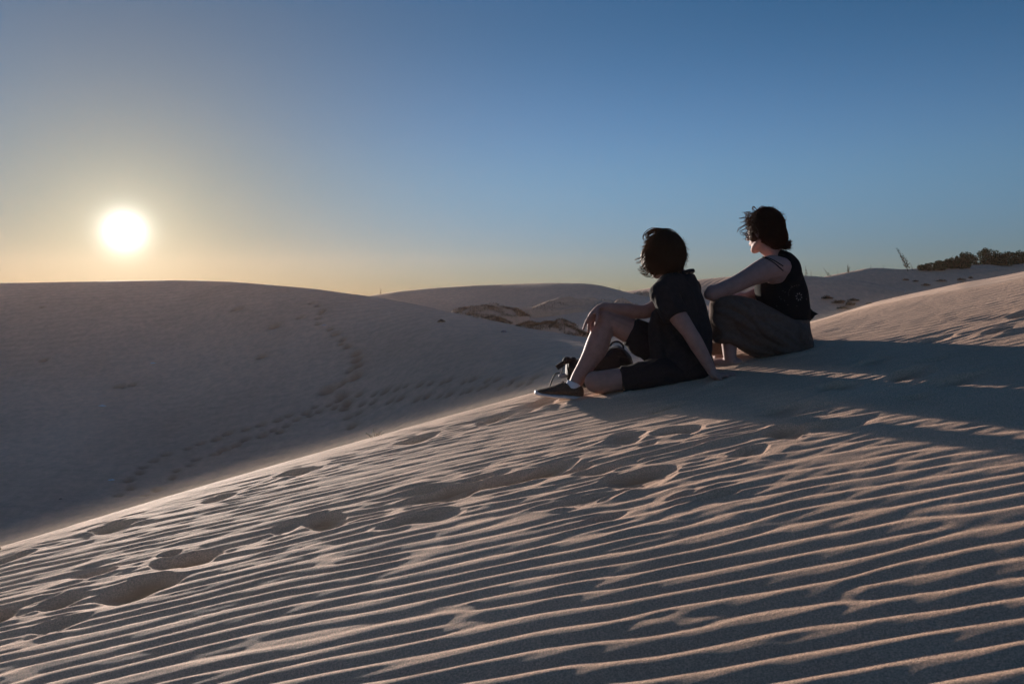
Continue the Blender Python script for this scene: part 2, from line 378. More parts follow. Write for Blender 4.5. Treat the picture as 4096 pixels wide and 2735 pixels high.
for zx, zy, s in [(795, 212, .7), (830, 243, .9), (815, 262, .7), (797, 292, .8), (795, 330, .7), (878, 364, .8), (915, 396, 1.1), (960, 438, .9), (950, 468, .7), (992, 483, 1), (1051, 530, 1.2), (1055, 570, 1.3), (1065, 612, 1.3), (1010, 647, 1.1), (1045, 690, 1.6), (975, 718, 1.1), (940, 746, 1.2), (860, 778, 1.9), (960, 812, 1.4), (930, 848, 1), (995, 856, 1.2), (975, 893, 1.3), (1060, 930, 1), (1003, 955, 1.2), (1025, 1012, 1.2),
                   (1070, 800, .9), (1170, 798, .8), (1245, 780, 1.1), (1325, 765, .9), (1385, 748, .7), (1480, 742, 1), (1550, 735, .8), (1630, 725, .8), (1675, 707, .9), (1775, 715, .9), (1835, 702, 1.1), (1930, 712, .9), (2000, 706, 1.1), (2110, 715, 1), (2140, 705, .8), (2255, 700, 1.1),
                   (1090, 862, .9), (1165, 850, .9), (1280, 852, 1), (1350, 832, 1), (1460, 836, 1), (1525, 817, 1), (1610, 810, .7), (1680, 800, 1), (1765, 792, .7), (1812, 775, 1), (1880, 768, .8), (1925, 752, .9), (2030, 762, 1.1), (2080, 745, 1), (2155, 748, 1), (2215, 740, .8),
                   (905, 893, .8), (870, 875, .8), (800, 915, .9), (770, 890, .8), (718, 928, 1.1), (742, 945, .9), (600, 945, 1), (650, 972, .9), (530, 976, 1.1), (585, 1012, 1), (415, 1005, 1.2), (500, 1042, 1), (540, 1053, 1), (316, 1035, 1.1), (425, 1080, 1.3), (190, 1062, 1.2), (310, 1102, 1.2), (115, 1100, 1.2), (250, 1137, 1.3), (10, 1128, 1.1), (160, 1170, 1.3), (110, 1200, 1.2), (255, 236, 1.3), (505, 347, 1.3), (675, 290, .9), (415, 550, 1.1), (755, 193, .8)]:
    TR.append((*z2(zx, zy), s))
for zx, zy, s in [(935, 215, 1.2), (1010, 178, 1.2), (870, 258, 1), (850, 290, 1.1), (1190, 205, 1), (1155, 242, .9), (1075, 272, .9), (1050, 308, .9), (950, 375, 1.1), (795, 370, 1), (780, 330, 1.1), (1310, 178, 1), (1380, 150, 1.1), (720, 410, 1), (1145, 142, 1), (880, 410, 1)]:
    TR.append((zx/1.515, 1700+zy/1.515, s))
for zx, zy, s in [(1005, 1040, 1.2), (1100, 1032, 1.1), (1035, 1060, .7), (375, 812, .9), (1990, 400, 1.2), (365, 372, .6)]:
    TR.append((zx/2.091, 1050+zy/2.091, s))
FT = None
def far_smooth(u, Y):
    px = 2048+u[0]*F
    YN, ZN = far_nodes(px); return pchip(YN, ZN, Y)
def far_height(u, Y):
    global HOLLOW_TINT_FAR
    z = far_smooth(u, Y); Xx = u*Y
    wv = np.clip((Y-8)/6, 0, 1)
    z = z+.10*fbm2(Xx*.13+7, Y*.2, 3)*wv*np.clip((46-Y)/10, .15, 1)
    # lumpy, windblown valley floor at the lower left
    HOLLOW_TINT_FAR = np.zeros_like(z)
    vl = np.clip((26-Y)/5, 0, 1)*np.clip((-Xx+1)/5, 0, 1)
    z = z+vl*(.10*fbm2(Xx*.55, Y*1.5+3, 4))
    for (x, y, s, a) in FT:
        m = (np.abs(Xx-x) < 1.0*s) & (np.abs(Y-y) < 1.2*s)
        if not m.any(): continue
        dx = (Xx[m]-x)/(.17*s); dy = (Y[m]-y)/(.20*s); r2 = dx*dx+dy*dy
        r2b = ((Xx[m]-x)/(.30*s))**2+((Y[m]-y+.30*s)/(.26*s))**2
        z[m] = z[m]-.17*s*np.exp(-r2**1.6)+.045*s*np.exp(-r2b); HOLLOW_TINT_FAR[m] = np.maximum(HOLLOW_TINT_FAR[m], np.exp(-r2*.7)*1.0)
    return z
def ray_far(px, py, y0=9.0, y1=100):
    """first point of the far sheet that the sight line through px, py meets"""
    yy = np.arange(y0, y1, .05); u = (px-2048)/F
    z = far_smooth(np.full((len(yy), 1), u), yy[:, None])[:, 0]; ray = (HZ-py)/F*yy
    k = np.nonzero(ray <= z)[0]
    if len(k) == 0: return None
    y = yy[k[0]]; return u*y, y, z[k[0]]
FT = []
for (px, py, s) in TR:
    h = ray_far(px, py)
    if h: FT.append((h[0], h[1], s*.95*max(.55, min(1.1, h[1]/34)), 0))
ys = list(np.arange(8.0, 16, .25)); 
while ys[-1] < 46: ys.append(ys[-1]+.095)
while ys[-1] < 112: ys.append(ys[-1]+.33)
while ys[-1] < 145: ys.append(min(145, ys[-1]*1.06))
uu = np.concatenate([np.linspace(-1.45, -.72, 40)[:-1], np.linspace(-.72, .25, 480)[:-1], np.linspace(.25, .72, 170)[:-1], np.linspace(.72, 1.45, 40)])
U = uu[None, :]*np.ones((len(ys), 1)); YF = np.array(ys)[:, None]*np.ones((1, len(uu)))
fd = tag(grid_obj('far_dunes', U*YF, YF, far_height(U, YF), m_far), kind='structure'); add_attr(fd, HOLLOW_TINT_FAR)
# desert floor all round, to the horizon
m_plain = m_far
r = np.array([0, 8, 20, 40, 80, 115, 145])
a = np.linspace(0, 2*math.pi, 73)
tag(grid_obj('desert_floor', r[:, None]*np.cos(-a)[None, :], r[:, None]*np.sin(-a)[None, :], -8.5+0*r[:, None]*a[None, :], m_far), kind='structure')

# ------------------------------------------------------------------ air: thin haze, and sand blown low over the crest
def vol_mat(name, col, dens, g):
    m = bpy.data.materials.new(name); m.use_nodes = True; nt = m.node_tree; nt.nodes.clear()
    v = nt.nodes.new('ShaderNodeVolumePrincipled'); v.inputs['Color'].default_value = (*col, 1); v.inputs['Density'].default_value = dens; v.inputs['Anisotropy'].default_value = g
    o = nt.nodes.new('ShaderNodeOutputMaterial'); nt.links.new(v.outputs[0], o.inputs['Volume']); return m
hv = [(x, y, z) for x in (-215, 215) for y in (-150, 150) for z in (-9.6, 7.6)]
tag(mesh_obj('haze', hv, [(0, 1, 3, 2), (4, 6, 7, 5), (0, 4, 5, 1), (2, 3, 7, 6), (0, 2, 6, 4), (1, 5, 7, 3)], vol_mat('haze_air', (1, .69, .52), .00044, .62), smooth=False), kind='stuff')
bx_, by_ = np.meshgrid(np.linspace(-5, 8, 150), np.linspace(1.1, 7.6, 90))
bz_ = base_fg(bx_, by_)
fade = np.clip((by_-1.1)/.8, 0, 1)*np.clip((7.6-by_)/.8, 0, 1)
for th, dn in ((.030, .05), (.060, .026), (.10, .011), (.16, .004)):
    thk = th*fade*(.8+.35*fbm2(bx_*.9+th*40, by_*.9, 3))
    n_, m_ = bx_.shape; V = np.concatenate([np.stack([bx_, by_, bz_-.03], -1).reshape(-1, 3), np.stack([bx_, by_, bz_+.005+thk], -1).reshape(-1, 3)]); N_ = n_*m_
    f_ = []
    for i in range(n_-1):
        for j in range(m_-1):
            a_ = i*m_+j; f_.append((a_, a_+m_, a_+m_+1, a_+1)); f_.append((N_+a_, N_+a_+1, N_+a_+m_+1, N_+a_+m_))
    for i in range(n_-1):
        f_.append((i*m_, N_+i*m_, N_+(i+1)*m_, (i+1)*m_)); f_.append(((i+1)*m_-1+m_, N_+(i+1)*m_-1+m_, N_+(i+1)*m_-1, (i+1)*m_-1))
    for j in range(m_-1):
        f_.append((j+1, N_+j+1, N_+j, j)); q_ = (n_-1)*m_; f_.append((q_+j, N_+q_+j, N_+q_+j+1, q_+j+1))
    tag(mesh_obj('blown_sand', V, f_, vol_mat('blown_sand_air', (1, .80, .62), dn, .5)), kind='stuff')

# ------------------------------------------------------------------ soft-body modelling helpers
def catmull(P, k=6):
    P = np.asarray(P, float); n = len(P)
    if n == 2:
        t = np.linspace(0, 1, k+1)[:, None]; return P[0]*(1-t)+P[1]*t
    out = []
    for i in range(n-1):
        p0 = P[max(i-1, 0)]; p1 = P[i]; p2 = P[i+1]; p3 = P[min(i+2, n-1)]
        if i == 0: p0 = 2*p1-p2
        if i == n-2: p3 = 2*p2-p1
        for t in np.linspace(0, 1, k, endpoint=False):
            out.append(.5*((2*p1)+(-p0+p2)*t+(2*p0-5*p1+4*p2-p3)*t*t+(-p0+3*p1-3*p2+p3)*t**3))
    out.append(P[-1]); return np.array(out)
def ridged(S, name, mt, parent, voxel, smooth, fold, lines, r=.015):
    o = S.remesh('tmp', mt, parent, voxel+.002, 2)
    off = np.array(parent.location); bv = BVHTree.FromPolygons([tuple(np.array(v.co)+off) for v in o.data.vertices], [tuple(p.vertices) for p in o.data.polygons])
    me = o.data; bpy.data.objects.remove(o); bpy.data.meshes.remove(me)
    for ln in lines:
        w = ln[0] if isinstance(ln[0], (int, float)) else 1.0; pts_ = ln[1:] if isinstance(ln[0], (int, float)) else ln
        out = []
        for q in catmull(np.array(pts_, float), 5):
            d = Vector(P(q[0], q[1], 1.0)).normalized(); h = bv.ray_cast(Vector((0, 0, 0)), d)
            if h[0] is not None: out.append(np.array(h[0]-h[1]*(r*w*.30)))
        if len(out) < 4: continue
        n_ = len(out); S.tube(out, [r*w*(.35+.65*math.sin(math.pi*(i+.5)/n_)) for i in range(n_)], n=8, k=1)
    return S.remesh(name, mt, parent, voxel, smooth, fold)
class Soup:
    def __init__(s): s.V = []; s.Fc = []; s.n = 0
    def add(s, V, faces):
        s.V.append(np.asarray(V, float)); s.Fc += [tuple(i+s.n for i in f) for f in faces]; s.n += len(V)
    def rings(s, R, cap=True):
        k, m = len(R), len(R[0]); V = np.concatenate(R); f = []
        for i in range(k-1):
            for j in range(m):
                a = i*m+j; b = i*m+(j+1) % m; f.append((a, b, b+m, a+m))
        if cap: f.append(tuple(range(m))[::-1]); f.append(tuple(range((k-1)*m, k*m)))
        s.add(V, f)
    def tube(s, pts, rad, n=14, k=5, round0=True, round1=True, side=None, flat=1.0):
        """pts (x,y,z); rad radii; side: vector; flat scales the radius across it"""
        A = np.concatenate([np.asarray(pts, float), np.asarray(rad, float)[:, None]], 1); A = catmull(A, k)
        P, Rr = A[:, :3], np.maximum(A[:, 3], .0005)
        T = np.gradient(P, axis=0); T /= np.linalg.norm(T, axis=1)[:, None]+1e-12
        up = np.array(side if side is not None else ((0, 0, 1) if abs(T[0][2]) < .9 else (1, 0, 0)), float)
        R = []; ang_ = np.linspace(0, 2*math.pi, n, endpoint=False)
        def ring(c, t, r):
            nonlocal up
            e1 = up-t*np.dot(up, t); e1 /= np.linalg.norm(e1)+1e-12; e2 = np.cross(t, e1)
            if side is None: up = e1
            return c+np.outer(np.cos(ang_), e1)*r+np.outer(np.sin(ang_), e2)*r*flat
        if round0:
            for q in (80, 55, 28): R.append(ring(P[0]-T[0]*Rr[0]*math.sin(math.radians(q)), T[0], Rr[0]*math.cos(math.radians(q))))
        for i in range(len(P)): R.append(ring(P[i], T[i], Rr[i]))
        if round1:
            for q in (28, 55, 80): R.append(ring(P[-1]+T[-1]*Rr[-1]*math.sin(math.radians(q)), T[-1], Rr[-1]*math.cos(math.radians(q))))
        s.rings(R)
    def loft(s, secs, e1, e2, n=28, k=5, pw=2.0):
        """secs: (centre, r1, r2); cross-sections in the plane e1,e2"""
        A = catmull(np.array([[*c, a, b] for c, a, b in secs], float), k); e1 = np.array(e1, float); e2 = np.array(e2, float)
        e1 /= np.linalg.norm(e1); e2 /= np.linalg.norm(e2)
        t = np.linspace(0, 2*math.pi, n, endpoint=False); R = []
        cx = np.sign(np.cos(t))*np.abs(np.cos(t))**(2/pw); sx = np.sign(np.sin(t))*np.abs(np.sin(t))**(2/pw)
        for row in A: R.append(row[:3]+np.outer(cx, e1)*row[3]+np.outer(sx, e2)*row[4])
        s.rings(R)
    def ell(s, c, ax, n=16, m=10):
        """c centre; ax: three vectors (semi-axes)"""
        c = np.array(c, float); ax = [np.array(a, float) for a in ax]; R = []
        for i in range(1, m):
            ph = math.pi*i/m; t = np.linspace(0, 2*math.pi, n, endpoint=False)
            R.append(c+ax[2]*math.cos(ph)+(np.outer(np.cos(t), ax[0])+np.outer(np.sin(t), ax[1]))*math.sin(ph))
        s.rings(R)
    def ball(s, c, r, n=14): s.ell(c, [(r, 0, 0), (0, r, 0), (0, 0, r)], n)
    def box(s, c, ax):
        c = np.array(c, float); ax = [np.array(a, float) for a in ax]
        V = [c+ax[0]*i+ax[1]*j+ax[2]*k for i in (-1, 1) for j in (-1, 1) for k in (-1, 1)]
        s.add(V, [(0, 1, 3, 2), (4, 6, 7, 5), (0, 4, 5, 1), (2, 3, 7, 6), (0, 2, 6, 4), (1, 5, 7, 3)])
    def build(s, name, mt, parent=None, loc=None, smooth=True):
        return mesh_obj(name, np.concatenate(s.V), s.Fc, mt, parent, loc, smooth)
    def remesh(s, name, mt, parent, voxel=.006, smooth=4, fold=None):
        o = mesh_obj(name, np.concatenate(s.V), s.Fc, mt, parent)
        bm = bmesh.new(); bm.from_mesh(o.data); bmesh.ops.recalc_face_normals(bm, faces=bm.faces); bm.to_mesh(o.data); bm.free()
        r = o.modifiers.new('r', 'REMESH'); r.mode = 'VOXEL'; r.voxel_size = voxel; r.use_smooth_shade = True
        if smooth:
            q = o.modifiers.new('s', 'SMOOTH'); q.factor = .5; q.iterations = smooth
        dg = bpy.context.evaluated_depsgraph_get(); me = bpy.data.meshes.new_from_object(o.evaluated_get(dg))
        o.modifiers.clear(); old = o.data; o.data = me; bpy.data.meshes.remove(old)
        me.name = name; me.materials.clear(); me.materials.append(mt)
        me.polygons.foreach_set('use_smooth', [True]*len(me.polygons))
        if fold is not None:
            V = np.zeros(len(me.vertices)*3); me.vertices.foreach_get('co', V); V = V.reshape(-1, 3)
            Nn = np.zeros(len(me.vertices)*3); me.vertices.foreach_get('normal', Nn); Nn = Nn.reshape(-1, 3)
            V = V+Nn*fold(V)[:, None]; me.vertices.foreach_set('co', V.ravel()); me.update()
        return o
def folds(amp, scale, sq=(1, 1, .35), amp2=0):
    def f(V):
        p = V*scale*np.array(sq)+20
        p = p+.6*np.stack([noise3(V*scale*.7+31), noise3(V*scale*.7+5), noise3(V*scale*.7+77)], 1)
        return amp*(1-np.abs(noise3(p))*2.2)+amp*.5*noise3(p*2.3)+amp2*noise3(V*60+3)
    return f
def P(zx, zy, Y):
    """point at depth Y, seen at zx, zy of the close-up of the two people"""
    px = 2050+zx/1.802; py = 780+zy/1.802
    return np.array([(px-2048)/F*Y, Y, -(py-HZ)/F*Y])
def unit(v): v = np.array(v, float); return v/np.linalg.norm(v)

m_skin = mat('skin', (.38, .215, .175), .6, .3, noise=(30, .12), sheen=.06, sss=.12)
m_skin2 = mat('skin_pale', (.37, .225, .20), .65, .25, noise=(30, .10), sheen=.03, sss=.05)
m_tee = mat('black_cotton', (.030, .027, .028), .95, .1, noise=(40, .2), bump=(400, .0008), sheen=.03)
m_shorts = mat('dark_shorts_cloth', (.022, .020, .022), .95, .1, noise=(60, .2), bump=(500, .0008), sheen=.03)
m_tank = mat('black_lace_cloth', (.012, .012, .013), .95, .1, bump=(300, .001))
m_trous = mat('taupe_linen', (.125, .088, .072), .95, .1, noise=(50, .15), bump=(450, .001), sheen=.04)
m_hair = mat('brown_hair', (.060, .034, .020), .65, .12)
m_hair2 = mat('auburn_hair', (.050, .022, .014), .65, .15)
m_shoe = mat('brown_canvas', (.085, .06, .045), .95, .1, noise=(120, .3), bump=(700, .0006))
m_rub = mat('white_rubber', (.55, .55, .56), .6, .3, noise=(30, .15))
m_sock = mat('white_sock', (.72, .74, .78), .95, .1, bump=(600, .001))
m_lace = mat('shoe_lace', (.10, .07, .06), .9, .1)
m_bag = mat('black_nylon', (.014, .013, .013), .7, .3, noise=(80, .3), bump=(300, .001))
m_strap = mat('black_webbing', (.02, .019, .02), .8, .2)
m_buckle = mat('blue_grey_plastic', (.11, .14, .17), .4, .5)

for m_, tc_ in ((m_hair, (.42, .20, .09)), (m_hair2, (.40, .15, .07))):   # thin hair lets the low sun through
    nt_ = m_.node_tree; pb = nt_.nodes['Principled BSDF']; tr = nt_.nodes.new('ShaderNodeBsdfTranslucent'); tr.inputs[0].default_value = (*tc_, 1)
    mi = nt_.nodes.new('ShaderNodeMixShader'); mi.inputs[0].default_value = .22; out_ = nt_.nodes['Material Output']
    nt_.links.new(pb.outputs[0], mi.inputs[1]); nt_.links.new(tr.outputs[0], mi.inputs[2]); nt_.links.new(mi.outputs[0], out_.inputs['Surface'])
def head_soup(S, o, f, l, u, k=1.0):
    f, l, u = [np.array(v)*k for v in (f, l, u)]
    q = lambda a, b, c: o+f*a+l*b+u*c
    S.ell(q(-.012, 0, .015), [f*.097, l*.076, u*.098])
    S.ell(q(.032, 0, -.040), [f*.060, l*.058, u*.075])
    S.ell(q(.055, 0, -.01), [f*.036, l*.052, u*.05])
    S.ell(q(.018, 0, -.062), [f*.062, l*.054, u*.046])
    S.tube([q(-.01, .056, -.05), q(.04, .045, -.085), q(.070, .012, -.103), q(.070, -.012, -.103), q(.04, -.045, -.085), q(-.01, -.056, -.05)], [.015, .015, .017, .017, .015, .015])
    S.tube([q(.086, 0, .012), q(.102, 0, -.012), q(.112, 0, -.030)], [.007, .009, .012])
    S.tube([q(.103, .010, -.034), q(.103, -.010, -.034)], [.007, .007])
    S.tube([q(.088, .020, -.062), q(.098, 0, -.060), q(.088, -.020, -.062)], [.005, .007, .005])
    S.tube([q(.086, .018, -.070), q(.095, 0, -.071), q(.086, -.018, -.070)], [.005, .007, .005])
    S.tube([q(.080, .045, .022), q(.090, .02, .026), q(.092, 0, .020), q(.090, -.02, .026), q(.080, -.045, .022)], [.006, .009, .007, .009, .006])
    for s in (1, -1):
        S.ball(q(.078, .031*s, 0), .012)
        S.ell(q(-.008, .078*s, -.012), [f*.017, l*.008, u*.031])
        S.tube([q(-.018, .083*s, -.03), q(-.022, .088*s, -.005), q(-.010, .087*s, .018), q(.004, .083*s, .012)], [.004, .005, .005, .004])

def ellipsoid_hit(o, f, l, u, d, rf, rl, ru):
    """distance from o along unit d to the ellipsoid"""
    a = np.dot(d, f)/rf; b = np.dot(d, l)/rl; c = np.dot(d, u)/ru
    return 1/math.sqrt(a*a+b*b+c*c)
def strand(S, pts, r0, r1=.0004, n=3, k=2):
    A = catmull(np.asarray(pts, float), k); m = len(A); T = np.gradient(A, axis=0); T /= np.linalg.norm(T, axis=1)[:, None]+1e-9
    R = []
    for i in range(m):
        t = i/(m-1); r = r0*(1-t)**.6+r1
        up = np.array([.3, .5, .8]); e1 = up-T[i]*np.dot(up, T[i]); e1 /= np.linalg.norm(e1)+1e-9; e2 = np.cross(T[i], e1)
        a_ = np.linspace(0, 2*math.pi, n, endpoint=False)
        R.append(A[i]+np.outer(np.cos(a_), e1)*r+np.outer(np.sin(a_), e2)*r)
    S.rings(R)

# ------------------------------------------------------------------ person in black T-shirt
man = empty('person', (0.55, 4.5, -.52))
tag(man, 'person in black T-shirt and dark shorts leaning on one hand, shaggy hair over face', 'person', 'people sitting on the dune crest')
fM = unit((-.85, .5, 0)); lM = unit((-.5, -.85, 0))
S = Soup()
# legs
S.tube([P(1170, 1160, 4.62), P(980, 1050, 4.62), P(830, 975, 4.62), P(690, 908, 4.61)], [.10, .088, .073, .060])
S.tube([P(690, 905, 4.61), P(640, 1005, 4.60), P(607, 1095, 4.59), P(560, 1180, 4.58), P(517, 1250, 4.57), P(478, 1310, 4.56), P(440, 1385, 4.55)], [.059, .064, .068, .056, .048, .042, .036])
S.ell(P(668, 893, 4.60), [(.055, 0, 0), (0, .05, 0), (0, 0, .055)])
S.tube([P(440, 1385, 4.55), P(440, 1412, 4.55), P(340, 1425, 4.53), P(240, 1438, 4.52)], [.036, .030, .022, .015])
S.tube([P(1270, 1260, 4.46), P(1000, 1302, 4.44), P(780, 1326, 4.45), P(615, 1350, 4.46)], [.07, .066, .063, .064])
S.ell(P(600, 1345, 4.47), [(.064, 0, 0), (0, .062, 0), (0, 0, .062)])
S.tube([P(630, 1360, 4.49), P(720, 1365, 4.60), P(850, 1370, 4.72), P(960, 1380, 4.80)], [.058, .055, .050, .036])
S.tube([P(960, 1380, 4.80), P(1010, 1365, 4.84), P(1080, 1365, 4.86)], [.038, .034, .028])
# torso
secs = [(P(1240, 1220, 4.52), .13, .10), (P(1240, 1150, 4.53), .145, .11), (P(1235, 1050, 4.53), .145, .105), (P(1225, 900, 4.53), .155, .11),
        (P(1215, 780, 4.53), .165, .11), (P(1210, 690, 4.53), .145, .09), (P(1215, 630, 4.53), .09, .07), (P(1215, 600, 4.53), .065, .06)]
S.loft(secs, lM, fM)
S.tube([P(1225, 640, 4.53), P(1190, 590, 4.52), P(1130, 520, 4.50)], [.062, .057, .057])
# propping arm
S.tube([P(1210, 660, 4.50), P(1100, 715, 4.37), P(1150, 815, 4.34), P(1215, 905, 4.31), P(1272, 985, 4.29), P(1325, 1070, 4.28), P(1385, 1175, 4.275), P(1447, 1285, 4.27)], [.05, .058, .052, .049, .042, .041, .034, .025])
S.tube([P(1447, 1285, 4.27), P(1470, 1305, 4.265), P(1530, 1303, 4.26)], [.026, .024, .018], side=(0, 0, 1), flat=1.5)
for a, b, c, r in [((1525, 1299, 4.29), (1580, 1288, 4.31), (1628, 1310, 4.32), .0095), ((1530, 1300, 4.27), (1585, 1286, 4.275), (1612, 1312, 4.28), .0095),
                   ((1525, 1304, 4.25), (1570, 1292, 4.245), (1596, 1318, 4.24), .0095), ((1510, 1308, 4.235), (1550, 1302, 4.22), (1572, 1325, 4.21), .0085)]:
    S.tube([P(*a), P(*b), P(*c)], [r*1.15, r, r*.85], n=8)
S.tube([P(1470, 1300, 4.25), P(1485, 1318, 4.22), P(1508, 1328, 4.20)], [.013, .0115, .009], n=8)
# arm resting on the raised knee
S.tube([P(1230, 650, 4.60), P(1265, 680, 4.68), P(1150, 750, 4.67), P(1040, 805, 4.65), P(950, 842, 4.62), P(850, 832, 4.61), P(740, 817, 4.60), P(655, 803, 4.59)], [.05, .056, .05, .046, .041, .039, .031, .024])
S.tube([P(655, 803, 4.59), P(620, 812, 4.58), P(580, 850, 4.57), P(560, 872, 4.57)], [.026, .027, .026, .021], side=(0, 1, 0), flat=.62)
for a, b, c, d, r in [((565, 862, 4.545), (542, 895, 4.54), (525, 930, 4.54), (511, 966, 4.545), .0095), ((575, 872, 4.56), (556, 910, 4.56), (548, 950, 4.56), (546, 988, 4.57), .0095),
                      ((585, 872, 4.58), (570, 910, 4.585), (560, 940, 4.59), (560, 968, 4.595), .009), ((595, 868, 4.60), (582, 900, 4.61), (574, 925, 4.61), (573, 945, 4.61), .0085),
                      ((612, 838, 4.55), (613, 875, 4.53), (606, 905, 4.525), (600, 940, 4.53), .011)]:
    S.tube([P(*a), P(*b), P(*c), P(*d)], [r*1.2, r, r*.95, r*.8], n=8)
hO = P(1092, 432, 4.49); hF = unit((-.60, .78, -.18)); hL = unit(np.cross((0, 0, 1), hF)); hU = np.cross(hF, hL)
head_soup(S, hO, hF, hL, hU, 1.0)
mbody = S.remesh('body', m_skin, man, .0062, 2)
S = Soup(); r_ = random.Random(21); vs = mbody.data.vertices; off_ = np.array(man.location)
zs = [v for v in vs if (v.co.x+off_[0]) < .50 and -.58 < v.co.z+off_[2] < -.24 and (v.co.x+off_[0]) > .05]
for v in r_.sample(zs, min(2600, len(zs))):
    p = np.array(v.co)+off_; n = np.array(v.normal); d = n*.010+np.array((r_.uniform(-.003, .003), r_.uniform(-.003, .003), -.008))
    V_ = [p, p+np.array((.0004, 0, .0003)), p+d]; S.add(V_, [(0, 1, 2)])
S.build('leg_hair', m_hair, man)['kind'] = 'stuff'

# T-shirt
S = Soup()
secs = [(P(1242, 1262, 4.51), .185, .135), (P(1242, 1180, 4.52), .188, .140), (P(1250, 1050, 4.53), .178, .140), (P(1240, 930, 4.53), .182, .140),
        (P(1225, 820, 4.53), .188, .130), (P(1218, 730, 4.53), .18, .112), (P(1214, 660, 4.53), .152, .092), (P(1222, 600, 4.52), .098, .075), (P(1232, 572, 4.52), .066, .060)]
S.loft(secs, lM, fM)
S.tube([P(1210, 640, 4.52), P(1150, 660, 4.43), P(1092, 712, 4.37)], [.068, .075, .076])
S.tube([P(1092, 706, 4.37), P(1130, 790, 4.35), P(1178, 880, 4.32)], [.072, .073, .070], round1=False, n=20)
S.tube([P(1225, 640, 4.58), P(1275, 678, 4.68), P(1150, 752, 4.67), P(1040, 812, 4.65)], [.06, .072, .07, .068], round1=False)
S.tube([P(1060, 880, 4.45), P(1055, 980, 4.48), P(1080, 1100, 4.47), P(1090, 1200, 4.46)], [.05, .06, .07, .06])
ridged(S, 't_shirt', m_tee, man, .0065, 3, folds(.006, 9, (1, 1, .5)), [
    [(1105, 925), (1150, 1010), (1230, 1110), (1330, 1190)], [(1255, 835), (1280, 920), (1330, 1000), (1390, 1060)], [.8, (1075, 1020), (1110, 1110), (1180, 1200), (1290, 1260)],
    [1.2, (1035, 700), (1060, 790), (1105, 880)], [.8, (1090, 680), (1150, 760), (1200, 840)], [.9, (1240, 610), (1300, 720), (1340, 850)], [(1020, 860), (1050, 960), (1065, 1060)],
    [.8, (1180, 950), (1260, 1080), (1370, 1150)], [1.1, (1050, 1060), (1075, 1130), (1080, 1220)], [.7, (1150, 640), (1210, 700), (1270, 800)]], .016)
# collar ring
S = Soup(); c0 = P(1200, 578, 4.51); ax1 = unit(lM); ax2 = unit(fM*.93+np.array((0, 0, -.36))); pts = []
for t in np.linspace(0, 2*math.pi, 17): pts.append(c0+ax1*.064*math.cos(t)+ax2*.060*math.sin(t)+np.array((.022, 0, .004)))
S.tube(pts, [.011]*17, n=8, k=2); S.build('collar', m_tee, man)

# shorts
S = Soup()
S.loft([(P(1262, 1150, 4.52), .165, .13), (P(1262, 1230, 4.51), .18, .145), (P(1255, 1290, 4.50), .165, .135)], lM, fM)
S.tube([P(1190, 1180, 4.60), P(1050, 1095, 4.62), P(950, 1040, 4.62), P(845, 985, 4.62)], [.12, .108, .094, .084], round1=False, n=22)
S.tube([P(1120, 1150, 4.60), P(1000, 1100, 4.60), P(905, 1075, 4.60), P(860, 1040, 4.61)], [.07, .07, .065, .05], n=14)
S.tube([P(1290, 1265, 4.45), P(1100, 1287, 4.43), P(950, 1305, 4.44), P(788, 1326, 4.45)], [.105, .095, .080, .069], round1=False, n=22)
S.tube([P(1230, 1230, 4.50), P(1080, 1220, 4.50), P(960, 1250, 4.49)], [.09, .07, .04])
ridged(S, 'shorts', m_shorts, man, .0065, 3, folds(.006, 9, (1, 1, 1)), [
    [(880, 940), (930, 1000), (1000, 1080)], [(850, 1030), (910, 1080), (980, 1120)], [(830, 1300), (920, 1290), (1050, 1230)], [.8, (850, 1350), (960, 1340), (1090, 1290)], [.9, (930, 1250), (1020, 1210), (1080, 1170)]], .012)

